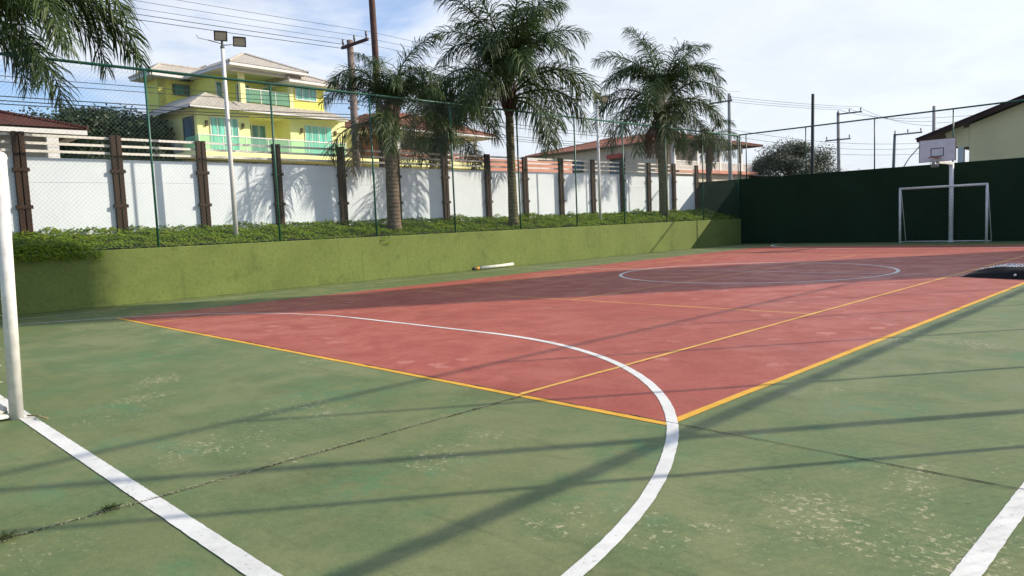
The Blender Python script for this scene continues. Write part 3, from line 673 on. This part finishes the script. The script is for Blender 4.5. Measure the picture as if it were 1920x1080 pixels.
for k in range(12):
    for sgn in (1, -1):
        a = k*math.pi/6; mb.tube([((.2-.025*j)*math.cos(a+sgn*.13*j), by-.26+(.2-.025*j)*math.sin(a+sgn*.13*j), 3.0-.085*j) for j in range(5)], .005, 3, False)
mb.build('hoop_net', simple('dirty_white_cord', (.6, .58, .52), .8), t)

# ------------------------------------------------------------------ pile of netting, white pole by the wall
t = empty('tennis_net_pile', (.18, 11.72, 0), R(-14), 'heap of black tennis netting dumped at the side of the red court', 'net')
def hz(u, v):
    e = max(0, 1-(abs(u)/1.25)**3.2)*max(0, 1-(abs(v)/.48)**2.4); return (.215*e**.5)*(1+.25*noise.noise(Vector((u*2.2, v*4, 0))))+.02*noise.noise(Vector((u*9, v*9, 0)))*e+.004
mb = MB(); nu, nv = 60, 28
for i in range(nu+1):
    for j in range(nv+1):
        u = -1.3+2.6*i/nu; v = -.52+1.04*j/nv; mb.v.append((u, v, hz(u, v)*.93))
for i in range(nu):
    for j in range(nv): a = i*(nv+1)+j; mb.f.append((a, a+nv+1, a+nv+2, a+1))
mb.build('folded_net', M_netblk, t, True)
mb = MB()
for i in range(40):
    u = -1.1+2.2*i/39
    mb.tube([(u+.02*noise.noise(Vector((u*5, v_*.3, 1))), -.25+.72*v_/10, hz(u, -.25+.72*v_/10)*.95+.012) for v_ in range(11)], .0065, 3, False)
for j in range(11):
    v = -.22+.69*j/10
    mb.tube([(-1.15+2.3*k/30, v+.02*noise.noise(Vector((k*.4, v*9, 3))), hz(-1.15+2.3*k/30, v)*.95+.012) for k in range(31)], .0065, 3, False)
mb.build('net_cords', M_netgrey, t)
mb = MB()
P_ = [(.15+.95*k/14, .40-.02*k/14+.03*noise.noise(Vector((k*.5, 0, 0))), hz(.15+.95*k/14, .30)+.03) for k in range(15)]
for k in range(14):
    a, b = Vector(P_[k]), Vector(P_[k+1]); mb.quad(a, b, b+Vector((0, -.05, .03)), a+Vector((0, -.05, .03)))
so_ = mb.build('white_tape', M_whitem, t); md = so_.modifiers.new('s', 'SOLIDIFY'); md.thickness = .003
MB().tube([(-.35, -.47, .07), (-.33, -.50, .075)], .022, 8).build('metal_ring', M_whitem, t, True)
t = empty('white_tube', (-13.36, 10.35, 0), 0, 'white tube with black tip and orange band lying at the foot of the green wall', 'tube')
MB().tube([(0, .22, .062), (.0, 1.0, .068), (-.01, 1.62, .085)], [.048, .048, .045], 12).build('tube_body', simple('cream_plastic', (.72, .70, .60), .5), t, True)
MB().tube([(0, .04, .06), (0, .205, .062)], .045, 12).build('orange_band', M_orange, t, True)
MB().tube([(0, -.06, .06), (0, .035, .06)], [.035, .05], 12).tube([(0, .206, .062), (0, .219, .062)], .05, 12).build('black_tip', M_blackm, t, True)

# ------------------------------------------------------------------ houses
class House:
    def __init__(s, name, X0, ang, u0, v0, z0, label, cat='house', group=None):
        a = R(ang); s.d = Vector((-math.sin(a), math.cos(a), 0)); s.n = Vector((math.cos(a), math.sin(a), 0)); s.c = X0*math.cos(a)
        s.o = (u0, v0, z0); P = s.n*(s.c-v0)+s.d*u0; s.root = empty(name, (P.x, P.y, z0), R(90+ang), label, cat, group)
    def mb(s): return MB()
    def put(s, name, mb, mat, parent=None, smooth=False):
        u0, v0, z0 = s.o; mb.v = [(a-u0, b-v0, c-z0) for a, b, c in mb.v]
        return mb.build(name, mat, parent or s.root, smooth)
    def window(s, u0, u1, v, z0, z1, glass, mull=2, fr=.05, frame=None, name='window'):
        m_ = MB(); m_.box(u0, u1, v-.04, v+.02, z0, z0+fr).box(u0, u1, v-.04, v+.02, z1-fr, z1).box(u0, u0+fr, v-.04, v+.02, z0+fr, z1-fr).box(u1-fr, u1, v-.04, v+.02, z0+fr, z1-fr)
        for k in range(1, mull): q = u0+(u1-u0)*k/mull; m_.box(q-.02, q+.02, v-.035, v+.015, z0+fr, z1-fr)
        f = s.put(name, m_, frame or M_trim); s.put('pane', MB().quad((u0+fr*.5, v-.015, z0+fr*.5), (u1-fr*.5, v-.015, z0+fr*.5), (u1-fr*.5, v-.015, z1-fr*.5), (u0+fr*.5, v-.015, z1-fr*.5)), glass, f); return f
FAS = MB()
def hip(mb, u0, u1, v0, v1, z, ru0, ru1, rv0, rv1, rz, th=.16):
    e = [(u0, v0, z), (u1, v0, z), (u1, v1, z), (u0, v1, z)]; r = [(ru0, rv0, rz), (ru1, rv0, rz), (ru1, rv1, rz), (ru0, rv1, rz)]
    i = len(mb.v); mb.v += e+r
    for k in range(4): q = (k+1) % 4; mb.f.append((i+k, i+q, i+4+q, i+4+k))
    mb.f.append((i+4, i+5, i+6, i+7))
    o = .004; FAS.box(u0+.03, u1-.03, v0+.03, v1-.03, z-th, z-o)
    # ridge and hip caps
    for a_, b_ in list(zip(e, r))+[(r[0], r[1]), (r[1], r[2]), (r[2], r[3])]: 
        if (Vector(a_)-Vector(b_)).length > .3: mb.tube([Vector(a_)+Vector((0, 0, .02)), Vector(b_)+Vector((0, 0, .03))], .07, 6)
def slab(mb, q, th=.14):
    q = [Vector(p) for p in q]; i = len(mb.v); mb.v += [tuple(p) for p in q]+[tuple(p-Vector((0, 0, .05))) for p in q]
    mb.f += [(i, i+1, i+2, i+3), (i+7, i+6, i+5, i+4)]+[(i+(k+1) % 4, i+k, i+4+k, i+4+(k+1) % 4) for k in range(4)]
    if th > .05:
        w_ = [p-Vector((0, 0, .054)) for p in q]; x_ = [p-Vector((0, 0, th)) for p in q]; c_ = sum(q, Vector())/4
        w_ = [p+(c_-p)*.012 for p in w_]; x_ = [p+(c_-p)*.012 for p in x_]
        j = len(FAS.v); FAS.v += [tuple(p) for p in w_+x_]; FAS.f += [(j, j+1, j+2, j+3), (j+7, j+6, j+5, j+4)]+[(j+(k+1) % 4, j+k, j+4+k, j+4+(k+1) % 4) for k in range(4)]
def fascia(H, mat):
    global FAS
    H.put('eave_board', FAS, mat); FAS = MB()

H1 = House('yellow_house', -34, 5, 20, 0, 1.38, 'bright yellow three storey house with grey tiled roofs and teal glass balconies')
w1 = MB()
w1.box(14.95, 27.4, 2.2, 10, 1.38, 5.34)                   # ground floor
H1.put('ground_floor', w1, M_cream)
w1 = MB(); w1.box(15.24, 18.26, 1.4, 8, 5.64, 8.1).box(20.82, 24.75, 1.4, 8, 5.64, 8.1).box(18.26, 20.82, 2.9, 8, 5.64, 8.1).box(18.26, 20.82, 1.403, 2.9, 7.86, 8.1)
H1.put('first_floor_wall', w1, M_yelp)
H1.put('side_wing', MB().box(24.75, 29.2, 3.0, 9, 1.38, 7.9), M_yelp)
w1 = MB(); w1.box(15.5, 19.9, 6.0, 7.4, 5.3, 10.35).box(17.31, 20.95, 3.2, 6, 8.1, 10.6).box(20.95, 23.3, 1.4, 8, 8.1, 9.95)
w1.box(17.31, 20.95, 1.45, 3.2, 8.1, 8.55)
H1.put('upper_floor_wall', w1, M_yel)
H1.put('corner_pilaster', MB().box(15.46, 15.85, 5.9, 6.0, 8.0, 10.30), simple('olive_yellow_pilaster', (.55, .52, .12), .8))
for u0, u1 in ((17.80, 18.08), (20.86, 21.12)): H1.put('column', MB().box(u0, u1, 1.30, 1.52, 8.1, 10.45), M_yelp)
H1.put('balcony_slab', MB().box(14.3, 27.3, -.12, 2.2, 5.40, 5.64).box(14.2, 27.3, -.22, -.12, 5.33, 5.55), M_yelp)
# lower balustrade
gl = H1.put('balustrade_glass', MB().box(14.56, 23.6, -.02, .0, 5.70, 6.42), M_railg)
gl2 = H1.put('balustrade_glass', MB().box(14.545, 14.56, 0, 1.4, 5.70, 6.42), M_railg)
rl = MB().box(14.5, 23.65, -.045, .025, 6.42, 6.48)
for k in range(8): rl.box(14.52+k*1.30, 14.56+k*1.30, -.03, .01, 5.64, 6.42)
rl.box(23.6, 23.65, -.03, 1.4, 6.42, 6.47)
H1.put('handrail', rl, M_trim)
gl = H1.put('balustrade_glass', MB().box(18.08, 20.86, 1.34, 1.36, 8.60, 9.28), M_railg)
rl = MB().box(18.08, 20.86, 1.32, 1.38, 9.28, 9.33)
for k in range(1, 3): rl.box(18.08+k*.93, 18.12+k*.93, 1.325, 1.375, 8.55, 9.28)
H1.put('handrail', rl, M_trim)
H1.window(15.92, 17.55, 1.38, 5.70, 7.62, M_teal, 4)
H1.window(21.78, 23.71, 1.38, 5.70, 7.60, M_teal, 4)
H1.window(18.75, 20.15, 2.88, 5.66, 7.62, M_teald, 3, name='glass_door')
H1.window(16.3, 17.7, 5.98, 9.42, 10.05, M_teald, 2, frame=M_soffit)
H1.window(21.28, 22.75, 1.38, 9.02, 9.78, M_teal, 3)
H1.window(17.38, 17.78, 3.18, 8.60, 9.90, M_teald, 1)
H1.window(18.6, 19.45, 3.18, 8.60, 9.90, M_teald, 2, name='glass_door')
H1.window(20.3, 20.86, 3.18, 8.70, 9.90, M_teal, 1)
# corner window on the side wall
sw = MB().box(15.20, 15.26, 1.7, 2.9, 6.35, 7.65); f = H1.put('window', sw, M_soffit); H1.put('pane', MB().quad((15.19, 2.85, 6.4), (15.19, 1.75, 6.4), (15.19, 1.75, 7.6), (15.19, 2.85, 7.6)), M_blueg, f)
ac = H1.put('air_conditioner', MB().box(14.75, 15.22, 3.1, 3.9, 5.75, 6.35, .03), M_ac)
H1.put('fan_grille', MB().tube([(14.745, 3.5, 6.05), (14.73, 3.5, 6.05)], .22, 14), M_dark, ac)
for u_ in (15.72, 17.8, 21.55, 23.95):
    H1.put('wall_lamp', MB().box(u_-.06, u_+.06, 1.28, 1.39, 7.1, 7.38), M_soffit)
rf = MB(); slab(rf, [(14.4, .4, 8.02), (17.3, .4, 8.02), (17.3, 2.2, 8.85), (16.1, 2.0, 8.98)]); slab(rf, [(17.3, .4, 8.02), (24.3, .4, 8.02), (23.5, 1.39, 8.52), (17.3, 1.39, 8.55)])
slab(rf, [(14.4, 6.5, 8.02), (14.4, .4, 8.02), (16.1, 2.0, 8.98), (16.1, 6.5, 8.98)]); slab(rf, [(24.3, .4, 8.02), (24.3, 6, 8.02), (23.5, 6, 8.52), (23.5, 1.39, 8.52)])
slab(rf, [(16.1, 2.0, 8.98), (17.3, 2.2, 8.85), (17.3, 6, 8.7), (16.1, 6, 8.98)])
H1.put('middle_roof', rf, M_tilegrey)
rf = MB(); hip(rf, 14.7, 20.5, 5.2, 7.8, 10.42, 15.9, 19.0, 6.4, 6.6, 11.15)
H1.put('left_roof', rf, M_tilegrey)
rf = MB(); hip(rf, 16.7, 21.6, .35, 8.5, 10.42, 19.0, 19.2, 2.9, 7, 11.55)
H1.put('main_roof', rf, M_tilegrey)
rf = MB(); hip(rf, 20.4, 23.95, .55, 8.2, 10.0, 20.9, 21.0, 2.6, 6.5, 10.95)
H1.put('right_roof', rf, M_tilegrey)
fascia(H1, M_trim)
H1.put('eave_beam', MB().box(17.2, 21.3, .95, 1.25, 10.12, 10.26), M_trim)
sg = H1.put('shop_sign', MB().box(16.6, 24.5, 2.10, 2.16, 4.75, 5.36), M_sign)
def text(H, s, u, v, z, size, mat, parent, bold=.006):
    cu = bpy.data.curves.new('t', 'FONT'); cu.body = s; cu.size = size; cu.extrude = .008; cu.offset = bold
    o = bpy.data.objects.new('t', cu); COL.objects.link(o); bpy.context.view_layer.update()
    dg = bpy.context.evaluated_depsgraph_get(); me = bpy.data.meshes.new_from_object(o.evaluated_get(dg)); bpy.data.objects.remove(o)
    me.transform(Matrix.Rotation(R(90), 4, 'X')); me.materials.clear(); me.materials.append(mat)
    ob = bpy.data.objects.new('lettering', me); COL.objects.link(ob); ob.parent = parent or H.root; u0, v0, z0 = H.o; ob.location = (u-u0, v-v0, z-z0); return ob
text(H1, 'PISOS', 19.42, 2.085, 5.02, .29, M_text, sg, .012); text(H1, 'TOS', 20.98, 2.085, 5.06, .29, M_text, sg, .012)
for u_, w_, z_ in ((18.25, .28, 5.02), (18.62, .35, 5.04), (19.2, .08, 5.0), (22.9, .2, 5.12)): H1.put('dark_panel', MB().box(u_, u_+w_, 2.075, 2.099, z_, z_+.3), M_soffit, sg)

H2 = House('brown_house', -34, 5, 31, 0, 1.38, 'red brown house with white columns and terracotta balcony, mostly behind palms')
H2.put('lower_wall', MB().box(29.3, 36.2, 2.2, 9, 1.38, 5.6), M_butter)
H2.put('upper_wall', MB().box(26.8, 33.3, 2.2, 9, 5.6, 7.5), M_redbrown)
H2.put('balcony_slab', MB().box(27.3, 36.2, -.1, 2.2, 5.3, 5.72), M_yelp)
rl = MB(); rl.box(27.45, 36.0, -.04, .02, 6.22, 6.32).box(27.45, 36.0, -.04, .02, 6.0, 6.10).box(27.45, 36.0, -.04, .02, 5.78, 5.92)
for k in range(9): rl.box(27.5+k*1.05, 27.62+k*1.05, -.045, .025, 5.72, 6.30)
H2.put('balcony_rail', rl, M_pinkw)
for u_ in (27.86, 30.35, 35.15): H2.put('column', MB().box(u_-.1, u_+.1, -.02, .18, 5.72, 7.5), M_trim)
for u_ in (28.9, 29.5, 31.1, 31.8, 32.9): H2.put('door_frame', MB().box(u_-.07, u_+.07, 2.12, 2.19, 5.72, 7.3), M_trim)
for u_ in (28.6, 30.0, 32.2): H2.put('shutter', MB().box(u_-.35, u_+.15, 2.14, 2.18, 5.75, 7.2), M_dark)
rf = MB(); hip(rf, 26.3, 36.6, -.8, 9.5, 7.62, 29.5, 32.5, 3.5, 5.2, 9.3); H2.put('roof', rf, M_tilered); fascia(H2, M_trim)

H3 = House('cream_house', -28, 0, 50, 3, 1.38, 'cream house with shallow terracotta roof and white balustrade at the right end of the planter')
w3 = MB(); w3.box(43.85, 49.8, 1.6, 13.8, 1.38, 6.97).box(43.85, 55.6, -.0, 1.6, 1.38, 4.6).box(49.8, 55.6, 1.6, 9, 1.38, 4.6)
H3.put('wall', w3, M_cream2)
rf = MB(); hip(rf, 43.1, 56.6, -.8, 14.6, 7.08, 48.8, 52.5, 4.6, 9.5, 8.40, .1)
H3.put('roof', rf, M_tilered)
for u_ in (44.05, 47.3, 50.7, 54.3): H3.put('column', MB().box(u_-.13, u_+.13, -.05, .21, 4.85, 6.98), M_trim)
H3.put('balcony_floor', MB().box(43.85, 56.3, -.5, 1.6, 4.60, 4.85), M_pinkw)
rl = MB().box(44.0, 56.2, -.02, .05, 5.48, 5.56)
for k in range(82): rl.box(44.05+k*.148, 44.13+k*.148, -.01, .04, 4.85, 5.48)
rl.box(56.15, 56.22, -.02, 3, 5.48, 5.56)
for k in range(18): rl.box(56.16, 56.21, .1+k*.155, .2+k*.155, 4.85, 5.48)
H3.put('balustrade', rl, M_trim)
rf = MB(); slab(rf, [(55.7, -1.6, 4.5), (61.0, -1.6, 4.45), (59.5, 3, 4.9), (55.7, 3, 4.9)], .1); H3.put('lean_to_roof', rf, M_tilegrey); fascia(H3, M_soffit)
H3.put('awning', MB().box(43.3, 43.84, 4.4, 5.9, 6.1, 6.45, .1), M_awn)
f = H3.put('window', MB().box(43.80, 43.86, 4.4, 5.9, 4.8, 6.1), M_dark); H3.put('pane', MB().quad((43.79, 5.8, 4.9), (43.79, 4.5, 4.9), (43.79, 4.5, 6.0), (43.79, 5.8, 6.0)), M_blueg, f)
f = H3.put('window', MB().box(43.80, 43.86, 8.6, 9.8, 5.3, 6.3), M_dark); H3.put('pane', MB().quad((43.79, 9.7, 5.4), (43.79, 8.7, 5.4), (43.79, 8.7, 6.2), (43.79, 9.7, 6.2)), M_blueg, f)
tag(MB().box(-29.2, -29, 25.9, 33.4, 1.38, 5.15).build('garden_wall', M_pinkw), 'plain salmon coloured wall seen through the slats right of the tallest palm', 'wall')

H0 = House('tiled_roof_house', -26, 0, -1, 3, 1.38, 'low cream house with old dark red hip roof at the left edge')
H0.put('wall', MB().box(-12, 3.0, .9, 9, 1.38, 4.95), M_cream2)
H0.put('column', MB().box(2.75, 3.1, .1, .4, 1.38, 4.95), M_trim)
H0.put('low_wall', MB().box(-12, 1.2, .1, .3, 3.6, 3.9), M_fascia)
rf = MB(); hip(rf, -12, 4.0, 0, 9.5, 5.2, -9, 1.1, 3.0, 5.5, 6.15, .06); H0.put('roof', rf, M_tiledark); FAS = MB()
H0.put('eave_board', MB().box(-12, 3.98, .02, .08, 4.98, 5.13).box(3.92, 3.98, .08, 9, 4.98, 5.13), M_trim)

t = empty('gable_house', (-1.5, 40, 0), 0, 'butter yellow gable end house behind the end wall at the right edge', 'house')
def G(mb): mb.v = [(a+1.5, b-40, c) for a, b, c in mb.v]; return mb
mb = MB(); xs = [(-6.85, 0), (4.2, 0), (4.2, 5.2), (-1.6, 6.85), (-6.85, 5.05)]
i = len(mb.v); mb.v += [(a, 36, c) for a, c in xs]+[(a, 46, c) for a, c in xs]; mb.f.append((0, 1, 2, 3, 4)); mb.f.append((9, 8, 7, 6, 5))
for k in range(5): q = (k+1) % 5; mb.f.append((k+5, q+5, q, k))
G(mb).build('wall', M_butter, t)
mb = MB(); slab(mb, [(-9.0, 35.4, 4.62), (-1.6, 35.4, 7.07), (-1.6, 46.5, 7.07), (-9.0, 46.5, 4.62)], .20); slab(mb, [(-1.6, 35.4, 7.07), (5.2, 35.4, 5.0), (5.2, 46.5, 5.0), (-1.6, 46.5, 7.07)], .20); mb.v += FAS.v; n0_ = len(mb.v)-len(FAS.v); mb.f += [tuple(k+n0_ for k in f_) for f_ in FAS.f]; FAS = MB()
G(mb).build('roof', M_fascia, t)
G(MB().box(-7.32, -7.08, 36.0, 36.25, 0, 4.05)).build('porch_column', M_trim, t)
mb = MB(); n_ = 10
for k in range(n_):
    a0 = math.pi/2*k/n_; a1 = math.pi/2*(k+1)/n_; r_ = .75
    x0, z0_ = -7.83+r_*math.sin(a0), 3.88+.42*math.cos(a0); x1, z1_ = -7.83+r_*math.sin(a1), 3.88+.42*math.cos(a1)
    mb.quad((x0, 36.02, z0_), (x0, 36.02, 4.62+.28*(x0+8.6)), (x1, 36.02, 4.62+.28*(x1+8.6)), (x1, 36.02, z1_)) if x0 < -7.08 else None
mb.v += [(-7.32, 36.01, 4.05), (-6.86, 36.01, 4.05), (-6.86, 36.01, 4.95), (-7.9, 36.01, 4.75), (-7.6, 36.01, 4.4)]; k = len(mb.v); mb.f.append((k-5, k-4, k-3, k-2, k-1))
G(mb).build('porch_arch', M_butter, t)
# unseen block added and shaped to throw the broad shadow band over the court
def sn(s_, n_): return (.615*s_-.788*n_, .788*s_+.615*n_)
t = empty('apartment_block', (9.5, 31, 0), 0, 'plain unseen block added off to the right beyond the end wall to cast the shadow band', 'building')
def prism(poly, z0, zs):
    mb = MB(); n_ = len(poly); mb.v += [(a-9.5, b-31, z0) for a, b in poly]+[(a-9.5, b-31, z) for (a, b), z in zip(poly, zs)]
    mb.f.append(tuple(range(n_))[::-1]); mb.f.append(tuple(range(n_, 2*n_)))
    for k in range(n_): q = (k+1) % n_; mb.f.append((k, q, q+n_, k+n_))
    return mb
prism([sn(30, 8.1), sn(33, 8.1), sn(33, 11.05), sn(30, 11.05)], 0, [24]*4).build('stair_tower', M_tower, t)
prism([sn(30, 11.052), sn(33, 11.052), sn(33, 14.0), sn(30, 14.0)], 0, [17.6, 17.6, 14.2, 14.2]).build('lower_wing', M_tower, t)

# ------------------------------------------------------------------ utility poles and wires
def upole(x, yy, z0, z1, r0, r1, label, mat, arms=(), armdir=(1, 0, 0), lean=(0, 0), name='utility_pole', group='utility poles along the street'):
    t = empty(name, (x, yy, z0), 0, label, 'utility pole', group); H = z1-z0
    MB().tube([(0, 0, -.3), (lean[0]/2, lean[1]/2, H/2), (lean[0], lean[1], H)], [r0, (r0+r1)/2, r1], 10).build('pole', mat, t, True)
    ad_ = Vector(armdir).normalized()
    for zz, a0, a1, mt in arms:
        c = Vector((lean[0]*zz/H, lean[1]*zz/H, zz)); sd_ = ad_.cross(Vector((0, 0, 1)))
        ar = MB().obox(c+ad_*(a0+a1)/2+sd_*(r1+.04), ad_*(a1-a0)/2, sd_*.045, Vector((0, 0, .055))).build('crossarm', mt, t)
        for k in range(3):
            q = c+ad_*(a0+.1+(a1-a0-.2)*k/2)+sd_*(r1+.04)
            MB().tube([q+Vector((0, 0, .05)), q+Vector((0, 0, .2)), q+Vector((0, 0, .34))], [.02, .055, .045], 6).build('insulator', M_ins, ar, True)
    return t
P1x, P1y = -24, 13.55
t = upole(P1x, P1y, 1.38, 9.15, .18, .13, 'brown utility pole with slanting crossarm rising through the crown of the shortest palm', simple('weathered_grey_brown_wood', (.24, .18, .155), .85, .2, 8), ((7.50, -.35, 1.5, M_polewood),), (1, .02, 0))
mb = MB()
for k in range(4):
    for sg_ in (-1, 1): mb.tube([(0, sg_*.1, 5.0+k*.28), (0, sg_*.24, 5.0+k*.28)], [.05, .06], 6)
mb.build('spool_insulator', M_ins, t, True)
upole(-24.6, 15.30, 1.38, 14.2, .155, .13, 'very tall plain brown pole running out of the top of the picture', M_polewood, lean=(0, -.15))
upole(-24, 45, 1.38, 9.9, .16, .11, 'utility pole with crossarm peeking out right of the end palm', M_conc, ((8.0, -1.5, .3, M_conc2),), (1, .02, 0))
upole(-15.99, 40, 0, 8.2, .115, .085, 'thick dark plain pole leaning slightly above the end wall', simple('dark_green_grey_pole', (.035, .045, .04), .7), lean=(.1, 0))
upole(-22.1, 60, 1.3, 9.5, .16, .12, 'pale concrete utility pole with crossarm right of the rounded tree', M_conc, ((8.0, -.05, 1.9, M_conc2), (5.9, -1.0, 1.0, M_conc2)), (1, .1, 0), lean=(-.1, 0))
upole(-17.95, 60, 1.3, 7.2, .13, .10, 'shorter blue grey utility pole with crossarm left of the basketball board', simple('blue_grey_pole', (.13, .17, .18), .8), ((5.8, -.05, 2.0, M_conc2),), (1, .05, 0), lean=(.2, 0))
upole(-14.95, 60, 1.3, 9.0, .14, .11, 'pale utility pole without crossarm above the roof edge of the gable house', M_conc)
t = empty('street_lamp', (-17.6, 62, 1.3), 0, 'curved arm street lamp leaning out beside the shorter blue grey pole', 'street lamp')
MB().tube([(-.3, 0, 3.0), (.3, 0, 4.0), (1.1, 0, 4.9), (1.9, 0, 5.15)], .04, 8).tube([(-.3, 0, -.1), (-.3, 0, 3.05)], .06, 8).build('lamp_arm', M_conc2, t, True)
MB().obox((2.15, 0, 5.15), (.35, 0, .0), (0, .12, 0), (0, 0, .06)).build('lamp_head', M_conc, t)

def wire(a, b, sag, r, label, group='overhead wires along the street'):
    a, b = Vector(a), Vector(b); pts = []
    for k in range(25): s = k/24; p = a.lerp(b, s); p.z -= sag*4*s*(1-s); pts.append(p)
    tag(MB().tube(pts, r, 4).build('overhead_wire', M_cable), label, 'wire', group)
arm = Vector((1, .02, 0))
for k in range(3):
    q = Vector((P1x, P1y, 1.38+7.50+.34))+arm*(-.25+.825*k)
    nm = ['lowest', 'middle', 'highest'][k]
    wire((q.x, q.y-34, q.z+.25), q, .25, .007, 'thin %s of the three wires running to the crossarm of the brown pole' % nm)
    wire(q, (-24.6+.75*k, 45, 9.9), .45, .007, 'thin %s wire leaving the brown pole towards the right' % nm)
for k, (z, z2) in enumerate(((8.95, 9.0), (8.78, 8.80))):
    wire((P1x, P1y-33, z2), (P1x, P1y-.05, z), .18, .011, ['upper', 'lower'][k]+' of the two thicker dark wires reaching the top of the brown pole')
zz = [6.55, 6.38, 5.95, 5.82, 5.72]
for k, z in enumerate(zz):
    wire((P1x+.1, P1y-30, z+.1), (P1x+.1, P1y-.1, z+.15), .35, .011 if k < 2 else .016, ['topmost', 'second', 'third', 'fourth', 'lowest'][k]+' of the five dark cables crossing in front of the yellow house')
    wire((P1x+.1, P1y+.1, z+.15), (-24, 44.9, z+.3), .5, .012, ['topmost', 'second', 'third', 'fourth', 'lowest'][k]+' of the five cables between the brown pole and the end palm')
for k in range(3):
    wire((-25.4+.7*k, 45.2, 9.7), (-21.9+.85*k, 60, 9.65), .1, .012, ['left', 'middle', 'right'][k]+' wire from the pole behind the end palm to the pale concrete pole')
    wire((-22+.8*k, 60, 9.6), (-14.95, 60.2, 8.2-.35*k), .35, .012, ['upper', 'middle', 'lower'][k]+' wire between the pale concrete pole and the pale pole by the gable roof')
    wire((-24, 45.3, 7.4-.45*k), (-14.9, 61, 6.3-.4*k), .5, .012, ['upper', 'middle', 'lower'][k]+' sagging cable above the rounded tree and end wall')
    wire((-14.95, 60, 8.1-.4*k), (2, 62, 8.3-.4*k), .3, .012, ['upper', 'middle', 'lower'][k]+' wire running from the pale pole behind the gable roof')
